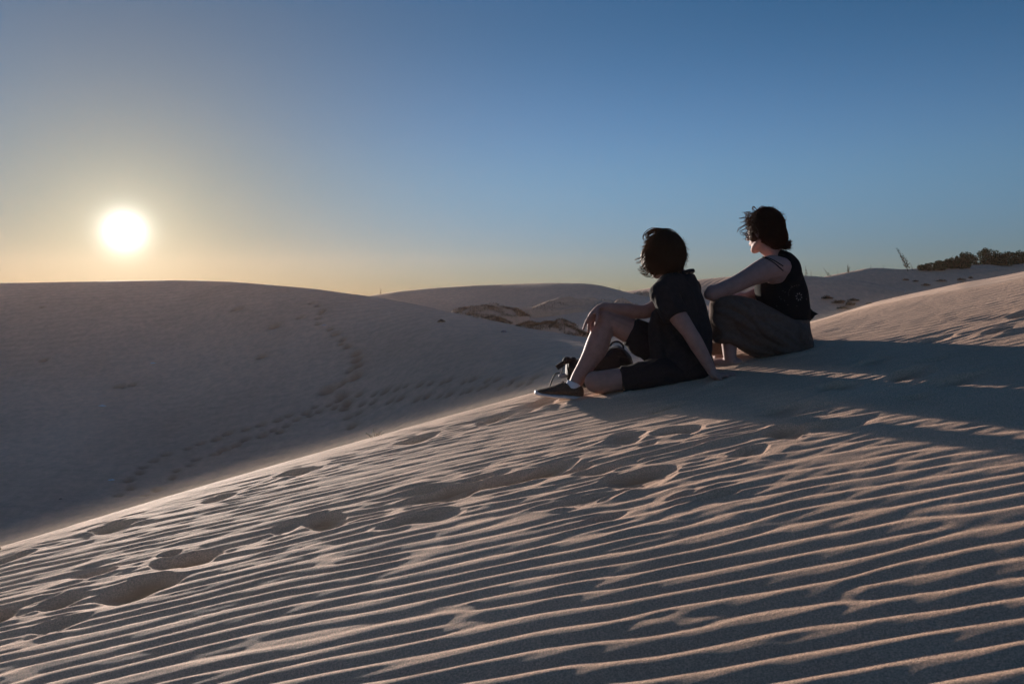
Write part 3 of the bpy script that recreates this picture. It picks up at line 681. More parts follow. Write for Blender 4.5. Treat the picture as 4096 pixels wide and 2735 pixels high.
# hair
def man_hair():
    S = Soup(); f, l, u = hF, hL, hU
    S.ell(hO+u*.025-f*.015, [f*.108, l*.094, u*.108], 24, 16)
    S.ell(hO-u*.035-f*.028, [f*.092, l*.090, u*.085], 24, 14)
    S.ell(hO+l*.048+f*.018-u*.022, [f*.085, l*.052, u*.088], 20, 12)
    S.ell(hO+f*.078-u*.002, [f*.074, l*.076, u*.090], 20, 12)
    S.remesh('hair', m_hair, man, .008, 3, folds(.004, 14, (1, 1, .3)))
    S = Soup(); crown = unit(u*.85-f*.5)
    def surf(d, k=1.0):
        t = ellipsoid_hit(None, f, l, u, d, .112, .098, .122); return hO+u*.008-f*.016+d*t*k
    r = random.Random(3)
    for i in range(2700):
        az = r.uniform(0, 2*math.pi); e1 = unit(np.cross(crown, f)); e2 = np.cross(crown, e1)
        side = e1*math.cos(az)+e2*math.sin(az)
        t0 = r.uniform(.05, 1.15); L = r.uniform(.6, 1.25); k = r.uniform(.97, 1.05)
        pts = []; tw = r.uniform(-.25, .25)
        end = min(t0+L, 2.25+r.uniform(-.12, .1))
        face = np.dot(side, f) > .55
        for q in range(6):
            t = t0+(end-t0)*q/5
            s2 = unit(side+np.cross(crown, side)*tw*q/5)
            d = crown*math.cos(t)+s2*math.sin(t)
            p = surf(d, k+.02*q/5)
            if t > 1.75: p = p-u*.035*(t-1.75)+(d-u*np.dot(d, u))*.02*(t-1.75)
            pts.append(p)
        if r.random() < .20:
            pts[-1] = pts[-1]+(pts[-1]-hO)*r.uniform(.05, .20); pts[-2] = pts[-2]+(pts[-2]-hO)*r.uniform(0, .04)
        pts = np.array(pts)
        if pts[-1][2] < hO[2]-.135: pts[-1][2] = hO[2]-.135+r.uniform(-.01, .01)
        # wind lifts the tips towards the left
        w = max(0, np.dot(unit(pts[-1]-hO), np.array((-1, 0, 0)))); k2 = r.random()
        if w > .3: pts[-1] += np.array((-.030, 0, .012))*w*k2; pts[-2] += np.array((-.012, 0, 0))*w*k2
        strand(S, pts, r.uniform(.0012, .0030))
    for i in range(110):
        d0 = unit(u*r.uniform(-.8, 1)-f*r.uniform(-.6, 1)+l*r.uniform(-1, 1)); p0 = surf(d0, .99); e = unit(np.cross(d0, (r.random()-.5, r.random()-.5, r.random()-.5)))
        strand(S, [p0, p0+d0*.010+e*.014, p0+d0*r.uniform(.010, .026)+e*.036-u*.008], .0011)
    # loose blown locks: drawn in the picture's plane through real depth
    locks = [[(1120, 252), (1040, 242), (985, 262), (960, 295), (975, 320)], [(1100, 255), (1010, 240), (955, 275), (940, 310), (965, 330)],
             [(1080, 262), (1010, 258), (975, 285), (985, 305), (1020, 300)], [(1130, 262), (1060, 250), (1000, 268), (968, 300), (960, 330)],
             [(1040, 262), (1000, 270), (970, 300), (985, 325), (1010, 318)], [(1090, 250), (1130, 250), (1160, 262), (1200, 290)],
             [(950, 400), (930, 450), (905, 460), (880, 470)], [(955, 430), (935, 460), (920, 480), (890, 486)], [(960, 470), (940, 500), (925, 520), (912, 512)],
             [(975, 500), (950, 540), (925, 545), (902, 540)], [(985, 520), (955, 555), (930, 558), (912, 552)], [(1000, 530), (975, 565), (950, 575), (928, 565)],
             [(1020, 540), (1000, 575), (975, 585), (950, 578)], [(1040, 550), (1025, 580), (1005, 592), (982, 585)], [(970, 490), (950, 520), (935, 530), (918, 523)],
             [(1230, 400), (1243, 440), (1242, 455)], [(1225, 470), (1238, 500), (1228, 520)], [(1215, 500), (1225, 530), (1212, 545)]]
    for lk in locks:
        for j in range(5):
            dx, dy, dY = r.uniform(-9, 9), r.uniform(-9, 9), r.uniform(-.03, .03)
            strand(S, [P(x+dx*(1-.2*i), y+dy, 4.47+dY) for i, (x, y) in enumerate(lk)], r.uniform(.0012, .0024))
    o = S.build('hair_strands', m_hair, man); return o
man_hair()

# sock, shoe
S = Soup()
S.tube([P(447, 1350, 4.553), P(432, 1392, 4.55), P(430, 1425, 4.55)], [.043, .043, .040], round0=False, n=18)
S.tube([P(430, 1415, 4.55), P(360, 1422, 4.535)], [.036, .026]); S.remesh('sock', m_sock, man, .005, 2)
def shoe(parent, heel, toe, upv, width=.047):
    heel = np.array(heel); toe = np.array(toe); d = unit(toe-heel); upv = unit(np.array(upv)-d*np.dot(upv, d)); sd = np.cross(upv, d); L = np.linalg.norm(toe-heel)
    q = lambda t, h, s=0: heel+d*t*L+upv*h+sd*s
    def ring(t, w, h0, h1, n=20, top=.8):
        R = []
        for a_ in np.linspace(0, 2*math.pi, n, endpoint=False):
            c, s_ = math.cos(a_), math.sin(a_)
            cc = math.copysign(abs(c)**.7, c); ss = math.copysign(abs(s_)**.8, s_)
            R.append(q(t, (h0+h1)/2+(h1-h0)/2*ss, cc*w*(1 if s_ < 0 else 1-.22*s_)))
        return np.array(R)
    S = Soup(); S.rings([ring(t, w, .0+up, .024+up) for t, w, up in [(-.02, .022, .004), (.0, .034, .001), (.12, .041, 0), (.35, .038, 0), (.6, .049, 0), (.8, .050, .002), (.93, .038, .006), (1.0, .020, .011)]])
    so = S.build('sole', m_rub, parent)
    S = Soup(); S.rings([ring(t, w, .018, h) for t, w, h in [(-.01, .020, .060), (.03, .034, .078), (.12, .041, .080), (.28, .039, .074), (.38, .040, .090), (.48, .043, .086), (.62, .046, .066), (.78, .046, .050), (.90, .037, .040), (.985, .018, .032)]])
    up_ = S.build('shoe', m_shoe, parent)
    for k_ in range(5):
        t = .42+.055*k_; h = .092-.011*k_
        S = Soup(); S.tube([q(t, h-.012, -.026), q(t+.01, h+.002, -.008), q(t+.01, h+.002, .008), q(t, h-.012, .026)], [.003]*4, n=6)
        S.build('lace', m_lace, up_)
    S = Soup(); S.tube([q(.44, .096, 0), q(.45, .085, -.03), q(.43, .050, -.044), q(.44, .012, -.052)], [.0035, .003, .003, .003], n=6); S.build('lace', m_lace, up_)
    for i_ in range(4):
        S = Soup(); S.tube([q(.05+.17*i_, .019, -.0405-.006*(i_ > 1)), q(.05+.17*i_+.02, .026, -.0405-.006*(i_ > 1))], [.002, .002], n=5); 
    so.parent = up_; so.location = (0, 0, 0)
    return up_
shoe(man, P(500, 1475, 4.55), P(160, 1448, 4.51), (0, -.05, 1))
shoe(man, P(940, 1440, 4.80), P(1180, 1395, 5.0), (-.5, .2, .6))

# ------------------------------------------------------------------ person in black sleeveless top
wom = empty('person', (1.45, 4.68, -.36))
tag(wom, 'person in black sleeveless top and taupe trousers hugging the knees, hair in low bun', 'person', 'people sitting on the dune crest')
fW = unit((-.75, .66, 0)); lW = unit((-.66, -.75, 0))
S = Soup()
S.loft([(P(1985, 1080, 4.74), .14, .11), (P(1985, 930, 4.75), .125, .10), (P(1950, 780, 4.76), .13, .11), (P(1935, 650, 4.76), .14, .115), (P(1925, 560, 4.76), .145, .10),
        (P(1925, 500, 4.76), .12, .08), (P(1915, 450, 4.76), .07, .06)], lW, fW)
S.tube([P(1930, 490, 4.77), P(1890, 430, 4.76), P(1830, 370, 4.75)], [.060, .052, .052])
# near arm, reaching over the knee
S.tube([P(1940, 540, 4.70), P(1860, 530, 4.63), P(1780, 558, 4.61), P(1700, 596, 4.60), P(1600, 648, 4.60), P(1510, 683, 4.60), P(1440, 708, 4.60)], [.075, .078, .068, .056, .050, .046, .043])
S.ball(P(1420, 716, 4.60), .034); S.ball(P(1437, 690, 4.60), .034); S.ell(P(1895, 545, 4.65), [(.075, 0, 0), (0, .06, 0), (0, 0, .085)])
S.tube([P(1440, 712, 4.60), P(1490, 735, 4.68), P(1550, 745, 4.78), P(1600, 742, 4.88)], [.043, .040, .034, .026])
S.tube([P(1600, 742, 4.88), P(1640, 738, 4.94)], [.028, .024])
for k_ in range(4):
    S.tube([P(1640-8*k_, 735+4*k_, 4.94), P(1665-8*k_, 725+8*k_, 4.97), P(1680-8*k_, 740+8*k_, 4.98)], [.010, .009, .008], n=8)
S.tube([P(1615, 730, 4.87), P(1640, 712, 4.90), P(1665, 712, 4.93)], [.012, .011, .009], n=8)
# far arm
S.tube([P(1990, 530, 4.86), P(1900, 600, 4.93), P(1815, 680, 4.93), P(1770, 705, 4.92), P(1690, 738, 4.89), P(1610, 748, 4.86)], [.05, .05, .044, .041, .034, .026])
S.tube([P(1610, 748, 4.86), P(1565, 758, 4.84)], [.027, .024])
for k_ in range(4):
    S.tube([P(1570, 752+6*k_, 4.86-.02*k_), P(1545, 752+7*k_, 4.85-.02*k_), P(1530, 770+7*k_, 4.84-.02*k_)], [.010, .009, .008], n=8)
S.tube([P(1595, 745, 4.83), P(1575, 742, 4.80), P(1555, 750, 4.78)], [.012, .011, .009], n=8)
# legs
for dY, kx, ax, az, ft in ((0, 0, 0, 0, 0), (.24, 25, -70, -12, 1)):
    S.tube([P(1985, 1060, 4.68+dY), P(1750, 930, 4.66+dY), P(1530+kx, 812, 4.63+dY)], [.10, .08, .058])
    S.tube([P(1530+kx, 812, 4.63+dY), P(1555+kx*.5, 930, 4.64+dY), P(1562+ax*.6, 1060, 4.63+dY), P(1566+ax, 1150+az, 4.62+dY), P(1570+ax, 1200+az, 4.62+dY)], [.058, .056, .046, .039, .035])
    o0 = np.array(P(1585+ax, 1205+az, 4.62+dY)); dr = unit((-.62, .60, -.13))
    S.tube([o0+np.array((.02, -.02, -.006)), o0+dr*.06+np.array((0, 0, -.004)), o0+dr*.14, o0+dr*.205+np.array((0, 0, -.002))], [.034, .036, .030, .024], side=(0, 0, 1), flat=1.25)
    sd_ = unit(np.cross(dr, (0, 0, 1)))
    for t_ in range(5):
        b0 = o0+dr*(.20-.007*abs(t_))+sd_*(.026-.013*t_)*1.0+np.array((0, 0, -.004))
        S.tube([b0, b0+dr*(.03-.002*t_)], [.0115 if t_ == 0 else .0085, .010 if t_ == 0 else .0075], n=8)
wO = P(1812, 262, 4.75); wF = unit((-.62, .78, -.08)); wL = unit(np.cross((0, 0, 1), wF)); wU = np.cross(wF, wL)
head_soup(S, wO, wF, wL, wU, 1.02)
wbody = S.remesh('body', m_skin2, wom, .0062, 2)

# sleeveless top
S = Soup()
S.loft([(P(1992, 905, 4.74), .142, .112), (P(1985, 860, 4.74), .150, .125), (P(1955, 780, 4.75), .162, .145), (P(1938, 690, 4.76), .160, .150), (P(1928, 620, 4.77), .150, .138),
        (P(1935, 560, 4.785), .135, .118), (P(1948, 500, 4.80), .105, .088), (P(1935, 440, 4.795), .070, .068), (P(1922, 418, 4.79), .058, .056)], lW, fW)
S.tube([P(1860, 432, 4.74), P(1905, 428, 4.745), P(1975, 470, 4.72), P(2010, 540, 4.69), P(2000, 620, 4.66)], [.016, .030, .048, .06, .06])
top_o = S.remesh('sleeveless_top', m_tank, wom, .0065, 3, folds(.004, 7, (1, 1, .5)))
def bvh_of(*objs):
    V = []; Fc = []
    for o in objs:
        off = np.zeros(3); p = o
        while p is not None: off = off+np.array(p.location); p = p.parent
        n = len(V); V += [tuple(np.array(v.co)+off) for v in o.data.vertices]; Fc += [tuple(i+n for i in p_.vertices) for p_ in o.data.polygons]
    return BVHTree.FromPolygons(V, Fc)
bw = bvh_of(wbody, top_o)
def on_body(zx, zy, lift=.003):
    d = Vector(P(zx, zy, 1.0)).normalized(); h = bw.ray_cast(Vector((0, 0, 0)), d)
    return np.array(h[0]-d*lift) if h[0] is not None else P(zx, zy, 4.7)
for line in ([(1800, 447), (1840, 462), (1890, 492), (1950, 545)], [(1805, 445), (1850, 456), (1900, 480), (1950, 512)]):
    S = Soup(); S.tube([on_body(*q) for q in catmull(np.array(line, float), 4)], [.0030]*13, n=6, k=2); S.build('shoulder_strap', m_tank, wom)
# eyelet flower and dotted ring on the back of the top
m_eye = mat('eyelet_skin_show_through', (.34, .30, .28), .8, .2)
def petal(cx, cy, ang_, ln, wd):
    c = on_body(cx, cy, .002); ex = np.array((math.cos(ang_), .15, -math.sin(ang_)))*ln; ez = np.array((math.sin(ang_), .15, math.cos(ang_)))*wd
    S = Soup(); S.ell(c, [ex, np.array((0, .0016, 0)), ez], 8, 6); S.build('eyelet', m_eye, top_o)
for k_ in range(8):
    a_ = k_*math.pi/4+.2; petal(2065+19*math.cos(a_), 733+24*math.sin(a_), a_, .0058, .0026)
for k_ in range(9):
    a_ = math.pi*(.95+.07*k_); petal(2062+72*math.cos(a_), 712+62*math.sin(a_), 0, .0017, .0017)
for (x, y) in [(1925, 735), (1935, 750), (1950, 690), (1965, 700), (2010, 660), (1905, 800), (1985, 790), (2050, 800), (2120, 750), (1960, 760)]: petal(x, y, 0, .0018, .0018)
# loose tail of the top blown out behind
S = Soup()
fl = [P(2135, 800, 4.72), P(2165, 835, 4.72), P(2205, 858, 4.73), P(2180, 868, 4.73), P(2165, 890, 4.72), P(2140, 912, 4.71)]
ctr = P(2120, 865, 4.71); n_ = len(fl)
V = [ctr]+fl+[p+np.array((0, .010, 0)) for p in [ctr]+fl]
f_ = [(0, i, i+1) for i in range(1, n_)]+[(n_+1, n_+1+i+1, n_+1+i) for i in range(1, n_)]+[(i, i+n_+1, i+n_+2, i+1) for i in range(1, n_)]
S.add(V, f_); S.build('top_tail', m_tank, wom)

# trousers
S = Soup()
S.loft([(P(1990, 895, 4.73), .138, .108), (P(1988, 960, 4.72), .150, .118), (P(1982, 1040, 4.70), .160, .125), (P(1982, 1100, 4.68), .155, .120), (P(1985, 1135, 4.66), .125, .10)], lW, fW)
S.tube([P(2010, 1040, 4.68), P(1860, 985, 4.66), P(1720, 910, 4.65), P(1600, 850, 4.64), P(1520, 815, 4.63)], [.125, .132, .125, .105, .076])
S.tube([P(1520, 812, 4.63), P(1530, 880, 4.635), P(1535, 970, 4.64), P(1540, 1058, 4.64)], [.078, .09, .092, .080], round1=False, n=22)
S.tube([P(1590, 985, 4.63), P(1700, 1045, 4.64), P(1820, 1090, 4.65), P(1960, 1100, 4.66)], [.065, .072, .078, .07])
S.tube([P(1560, 930, 4.63), P(1680, 980, 4.64), P(1840, 1030, 4.65)], [.07, .09, .09])
S.tube([P(2000, 1040, 4.86), P(1780, 930, 4.88), P(1560, 830, 4.88)], [.12, .12, .085])
S.tube([P(1555, 825, 4.88), P(1520, 960, 4.89), P(1490, 1150, 4.88)], [.085, .095, .085], round1=False)
ridged(S, 'trousers', m_trous, wom, .0065, 1, folds(.007, 6.0, (.40, 1.0, 1.7), 0), [
    [1.2, (1500, 990), (1620, 1050), (1760, 1110), (1900, 1150)], [(1560, 900), (1700, 1000), (1850, 1080), (2010, 1120)], [1.3, (1720, 880), (1830, 980), (1960, 1060), (2060, 1110)],
    [(1800, 880), (1900, 960), (2010, 1030), (2080, 1090)], [.9, (1860, 920), (1960, 980), (2060, 1050)], [1.1, (1460, 830), (1580, 870), (1720, 960), (1820, 1040)], [.8, (1480, 1040), (1540, 1030), (1600, 1045)],
    [1.3, (2080, 920), (2095, 1000), (2085, 1100)], [.9, (2110, 930), (2125, 1000), (2110, 1080)], [.9, (1450, 780), (1560, 780), (1690, 850), (1770, 930)], [.8, (1640, 740), (1700, 790), (1760, 860)],
    [.9, (1620, 1000), (1750, 1060), (1880, 1105), (2030, 1135)], [.7, (1450, 900), (1500, 960), (1520, 1030)]], .027)
S = Soup()     # gathered waist tie
S.tube([on_body(1770, 790), P(1775, 850, 4.56), P(1810, 895, 4.55), P(1870, 935, 4.54), P(1890, 945, 4.53)], [.012, .016, .013, .014, .006], n=8); S.build('waist_tie', m_trous, wom)

def wom_hair():
    f, l, u = wF, wL, wU; S = Soup()
    S.ell(wO+u*.030-f*.026, [f*.104, l*.088, u*.108], 24, 16)
    S.ell(wO-u*.005-f*.045, [f*.078, l*.080, u*.088], 24, 14)
    S.ell(wO+l*.052+f*.022-u*.012, [f*.048, l*.032, u*.052])
    S.ell(wO+f*.05+u*.05, [f*.045, l*.070, u*.055])
    bun = P(1950, 360, 4.70)
    S.tube([wO-f*.075-u*.045, bun, P(1980, 357, 4.69)], [.034, .027, .025])
    S.remesh('hair', m_hair2, wom, .007, 3, folds(.004, 13, (1, 1, 1)))
    S = Soup(); r = random.Random(9)
    c0 = wO+u*.022-f*.024
    def surf(d, k=1.0): return c0+d*ellipsoid_hit(None, f, l, u, d, .106, .092, .113)*k
    db = unit(bun-c0)
    for i in range(2600):
        # start at the hairline, flow back to the bun
        az = r.uniform(-2.2, 2.2); s0 = unit(f*math.cos(az)*.8+l*math.sin(az)+u*r.uniform(.05, 1.0)); d0 = s0
        if i % 2:
            d0 = unit((r.gauss(0, 1), r.gauss(0, 1), r.gauss(.4, 1)))
            if np.dot(d0, f) > .35 and np.dot(d0, u) < .1: continue
            if np.dot(d0, u) < -.45: continue
        if np.dot(d0, db) > .8: continue
        k = r.uniform(.98, 1.04); pts = []; n_ = 7; ph = r.uniform(0, 6); wv = r.uniform(.002, .006)
        end = r.uniform(.5, .97)
        for q in range(n_):
            t = q/(n_-1)*end; d = unit(d0*(1-t)+db*t+u*.35*math.sin(t*math.pi)*(.4 if np.dot(d0, u) > .2 else 0))
            pts.append(surf(d, k)+u*wv*math.sin(ph+q*2)+l*wv*math.cos(ph+q*1.7))
        strand(S, pts, r.uniform(.001, .0022))
    for i in range(500):      # lower back of the head and the knot itself
        b0 = wO-f*r.uniform(.02, .10)-u*r.uniform(0, .075)+l*r.uniform(-.07, .085); d = unit(b0-(wO-u*.01-f*.03)); b0 = wO-u*.01-f*.045+d*.088
        strand(S, [b0+u*.01, b0*.6+bun*.4+d*.02, b0*.25+bun*.75+d*.016, bun+unit(d+l*.5)*.03], r.uniform(.001, .002))
    for i in range(70):       # flyaway hairs over the crown and nape
        d0 = unit(u*r.uniform(.1, 1)-f*r.uniform(-.3, 1)+l*r.uniform(-1, 1)); p0 = surf(d0, .99); e = unit(np.cross(d0, (r.random()-.5, r.random()-.5, r.random()-.5)))
        strand(S, [p0, p0+d0*.010+e*.014, p0+d0*r.uniform(.010, .026)+e*.034], .0010)
    # curls at the front, blown to the left, and around the bun
    for i in range(230):
        x0, y0 = r.uniform(1690, 1775), r.uniform(125, 320); L = r.uniform(12, 55)*(1 if r.random() < .3 else .6); a_ = r.uniform(1.9, 3.9); pts = []; cr = r.uniform(5, 13); ph = r.uniform(0, 6); Y0 = r.uniform(4.68, 4.80)
        for q in range(9):
            t = q/8; pts.append(P(x0+math.cos(a_)*L*t+cr*math.sin(ph+t*9), y0+abs(math.sin(a_))*L*.6*t+cr*math.cos(ph+t*8), Y0+.02*math.sin(ph+5*t)))
        strand(S, pts, r.uniform(.0005, .0012))
    for pts in [[(1760, 110), (1735, 85), (1728, 100), (1745, 112)], [(1740, 120), (1730, 95), (1738, 84), (1750, 96)], [(1850, 120), (1810, 88), (1780, 92), (1768, 115), (1780, 120)], [(1880, 130), (1820, 88), (1790, 84), (1765, 108)],
                [(1860, 125), (1800, 95), (1775, 100), (1770, 118)], [(1720, 130), (1700, 150), (1705, 190), (1690, 210)], [(1700, 200), (1660, 225), (1630, 240), (1618, 270)], [(1695, 230), (1665, 250), (1640, 262), (1632, 270)],
                [(1690, 215), (1655, 235), (1625, 262)], [(1700, 260), (1675, 270), (1650, 265), (1640, 280)], [(1700, 170), (1665, 165), (1640, 172), (1632, 165)], [(1705, 190), (1670, 190), (1640, 200)], [(1690, 280), (1668, 285), (1655, 275)]]:
        for j in range(3):
            dx, dy, dY = r.uniform(-5, 5), r.uniform(-5, 5), r.uniform(-.02, .02)
            strand(S, [P(x+dx, y+dy, 4.72+dY) for x, y in pts], r.uniform(.0007, .0015))
    for i in range(260):
        x0, y0 = r.uniform(1950, 1988), r.uniform(332, 384); a_ = r.uniform(-.9, 1.0); L = r.uniform(14, 38); cr = r.uniform(3, 8); ph = r.uniform(0, 6); Y0 = r.uniform(4.67, 4.74)
        strand(S, [P(x0+math.cos(a_)*L*t+cr*math.sin(ph+6*t)*t, y0+math.sin(a_)*L*t+cr*math.cos(ph+6*t)*t, Y0) for t in (0, .25, .5, .75, 1)], r.uniform(.0012, .0024))
    S.build('hair_strands', m_hair2, wom)
wom_hair()

# ------------------------------------------------------------------ backpack behind the raised leg
bag = empty('backpack', (.40, 4.84, -.62))
tag(bag, 'black backpack with loose straps lying on the crest behind the raised bare leg', 'backpack')
S = Soup(); YB = 4.86
S.loft([(P(385, 1262, YB), .02, .045), (P(405, 1262, YB), .06, .062), (P(470, 1275, YB), .085, .080), (P(560, 1275, YB), .10, .100), (P(680, 1252, YB), .115, .118), (P(770, 1235, YB), .12, .128), (P(828, 1250, YB), .10, .098), (P(862, 1262, YB), .05, .045)], (0, 1, 0), (0, 0, 1), pw=2.6)
bo = S.remesh('bag_body', m_bag, bag, .006, 2, folds(.006, 11, (1, 1, 1)))
S = Soup(); S.tube([P(700, 1088, YB), P(725, 1062, YB), P(765, 1058, YB), P(795, 1082, YB), P(800, 1110, YB)], [.006]*5, n=8); S.build('carry_handle', m_strap, bag)
S = Soup(); S.tube([P(640, 1170, YB-.11), P(720, 1110, YB-.11), P(800, 1130, YB-.11), P(840, 1210, YB-.1)], [.004]*4, n=6); S.build('zip', m_strap, bag)
S = Soup(); S.loft([(P(760, 1205, YB-.11), .03, .04), (P(830, 1215, YB-.09), .03, .04)], (0, 1, 0), (0, 0, 1), pw=3); S.build('side_pocket', m_bag, bag)
S = Soup(); S.tube([P(330, 1282, YB-.04), P(308, 1290, YB-.04), P(288, 1325, YB-.04), P(272, 1370, YB-.05), P(258, 1420, YB-.06)], [.011, .013, .013, .013, .013], side=(0, 1, 0), flat=.35, n=8); S.build('strap', m_strap, bag)
S = Soup(); S.tube([P(368, 1195, YB-.05), P(362, 1240, YB-.05), P(352, 1285, YB-.05)], [.008]*3, side=(0, 1, 0), flat=.4, n=8); S.build('strap', m_strap, bag)
S = Soup(); S.tube([P(395, 1200, YB-.05), P(396, 1250, YB-.05), P(404, 1285, YB-.05), P(388, 1312, YB-.05)], [.008]*4, side=(0, 1, 0), flat=.4, n=8); S.build('strap', m_strap, bag)
S = Soup(); S.box(P(343, 1228, YB-.05), [np.array((.021, 0, .014)), np.array((0, .006, 0)), np.array((-.009, 0, .0125))]); S.build('buckle', m_strap, bag, smooth=False)
S = Soup(); S.tube([P(375, 1205, YB-.05), P(390, 1190, YB-.05), P(415, 1195, YB-.04)], [.016, .022, .018], n=10); S.ball(P(438, 1190, YB-.03), .020); S.ball(P(392, 1186, YB-.05), .018); S.build('bottle_cap', m_strap, bag)
S = Soup(); S.ell(P(362, 1303, YB-.06), [np.array((.026, 0, .004)), np.array((0, .010, 0)), np.array((-.003, 0, .014))], 14, 8); S.build('plastic_clip', m_buckle, bag)

# ------------------------------------------------------------------ weeds, bushes, grass on the mounds
m_weed = mat('dry_weed', (.035, .032, .018), .9, .1, noise=(8, .4))
m_bush = mat('bush_leaf', (.016, .050, .018), .8, .2, noise=(3, .5))
m_stem = mat('bush_stem', (.06, .045, .03), .9, .1)
m_grass = mat('dry_grass', (.045, .030, .018), .9, .1, noise=(2, .45))
def pt(px, py, Y): return np.array([(px-2048)/F*Y, Y, (HZ-py)/F*Y])
def weed(px, py, hpx, lean, Y, label, stems=1, leafy=1.0, seed=0):
    if px > 3000: Y = Y*.67
    r = random.Random(seed); base = pt(px, py+3, Y); root = empty('dry_weed', base); tag(root, label, 'weed', 'weeds growing on the dune crests')
    h = hpx/F*Y; S1 = Soup(); S2 = Soup()
    for s in range(stems):
        ln = lean+r.uniform(-.35, .35)*(stems > 1); hh = h*(1 if s == 0 else r.uniform(.45, .9)); top = base+np.array((ln*hh, r.uniform(-.15, .15)*hh, hh)); b0 = base+np.array((r.uniform(-.1, .1)*h*(stems > 1), 0, -.03))
        mid = (b0+top)/2+np.array((-ln*.08*hh, 0, 0)); line = catmull([b0, mid, top], 6)
        S1.tube([b0, mid, top], [.012*h/.8+.004, .008*h/.8+.003, .002], n=5, k=3)
        for i in range(int(70*leafy)):
            t = r.uniform(.12, 1); c = line[min(len(line)-1, int(t*(len(line)-1)))]
            w = h*.085*(1.15-t*.75); a_ = r.uniform(0, 6.28); d = np.array((math.cos(a_)*w, math.sin(a_)*w, w*r.uniform(.3, 1.3)))
            q = c+d*r.uniform(.2, 1); e = np.cross(d, (r.random(), r.random(), r.random())); e = e/(np.linalg.norm(e)+1e-9)*w*.20
            S2.add([q, q+d*.45+e, q+d*.9, q+d*.45-e], [(0, 1, 2, 3)])
    S1.build('stem', m_stem, root, smooth=True); S2.build('leaves', m_weed, root, smooth=False)
wl_ = [(1520, 1172, 28, .2, 58, 'forked dry weed on the skyline where the two left dunes meet', 3, .35),
       (2475, 1166, 26, -.2, 61, 'thin dry weed on the crest just left of the T-shirt shoulder', 3, .3),
       (2237, 1130, 6, .1, 61, 'tiny dry twig on the smooth middle dune crest', 1, .3),
       (3225, 1103, 42, -.12, 73, 'tall narrow weed on the skyline right behind the black sleeveless top', 1, 1),
       (3245, 1104, 26, -.02, 73, 'second short narrow weed on the skyline beside the black sleeveless top', 1, .8),
       (3266, 1105, 10, -.5, 73, 'very low bent sprig in the skyline dip between two dunes', 1, .3),
       (3290, 1106, 10, -.9, 73, 'low sprig leaning left at the foot of the rising dune', 1, .3),
       (3318, 1104, 36, -.45, 89, 'left-leaning weed where the right dune starts to rise', 2, .7),
       (3352, 1098, 18, -.1, 89, 'faint thin weed halfway up the rising skyline', 1, .25),
       (3392, 1088, 36, -.05, 89, 'bushy forked weed on the rising skyline of the right dune', 4, .8),
       (3483, 1072, 16, 0, 89, 'small pale weed on top of the right hump', 2, .3),
       (3532, 1073, 16, .05, 89, 'small upright weed just right of the hump', 2, .3),
       (3632, 1078, 92, -.50, 88, 'tallest leafy weed leaning left on the right skyline', 1, 2.6),
       (3652, 1078, 30, -.40, 88, 'short weed beside the foot of the tallest weed', 1, .9),
       (3672, 1075, 28, 0, 88, 'short upright weed between the tallest weed and the bushes', 1, .8),
       (3815, 1069, 50, -.1, 87, 'bare stalk sticking up among the low bushes', 1, .6)]
for i, w in enumerate(wl_): weed(*w[:5], w[5], w[6], w[7], seed=i+1)

def bush(px, py, wpx, hpx, Y, label, seed, n=5000):
    Y = Y*.67
    r = random.Random(seed); base = pt(px, py+6, Y); root = empty('bush', base); tag(root, label, 'bush', 'green bushes on the right skyline')
    a = wpx/F*Y/2; h = hpx/F*Y; S1 = Soup()
    lob = []
    for k in range(9):
        x = r.uniform(-.8, .8)*a; hh = h*(1-.5*(x/a)**2)*r.uniform(.6, 1.0); lob.append((np.array((x, r.uniform(-.4, .4)*a*.6, hh*.52)), a*r.uniform(.25, .42), hh*.52))
        S1.tube([base+np.array((x*.15, 0, -.1)), base+np.array((x*.6, 0, hh*.4)), base+np.array((x, 0, hh*.8))], [.05, .03, .012], n=6, k=3)
    V = []; Fc = []
    for i in range(n):
        c, ra, rh = lob[r.randrange(len(lob))]
        d = unit((r.gauss(0, 1), r.gauss(0, 1), r.gauss(0, 1)))*r.uniform(.55, 1.08)**.6
        p = base+c+d*np.array((ra, ra*.8, rh)); s = r.uniform(.035, .08)*(h/2.2)**.3
        e = unit((r.gauss(0, 1), r.gauss(0, 1), r.gauss(0, 1)))*s; g = unit(np.cross(e, (r.random()-.5, r.random(), r.random()-.5)))*s*.6
        k = len(V); V += [p-e, p+g, p+e, p-g]; Fc.append((k, k+1, k+2, k+3))
    S1.build('branches', m_stem, root); mesh_obj('crown', V, Fc, m_bush, root, smooth=False)
for i, b in enumerate([(3722, 1074, 110, 30, 88, 'lowest bush at the left end of the green row on the right skyline'), (3785, 1070, 105, 46, 88.5, 'rounded low bush second from left in the row on the right skyline'),
                       (3846, 1066, 70, 62, 88, 'narrow upright bush left of the biggest bush'), (3935, 1063, 170, 82, 91, 'biggest rounded bush on the right skyline'),
                       (4020, 1061, 110, 60, 89, 'medium bush right of the biggest bush'), (4085, 1060, 100, 74, 90, 'bush cut by the right picture edge')]):
    bush(*b, seed=40+i)
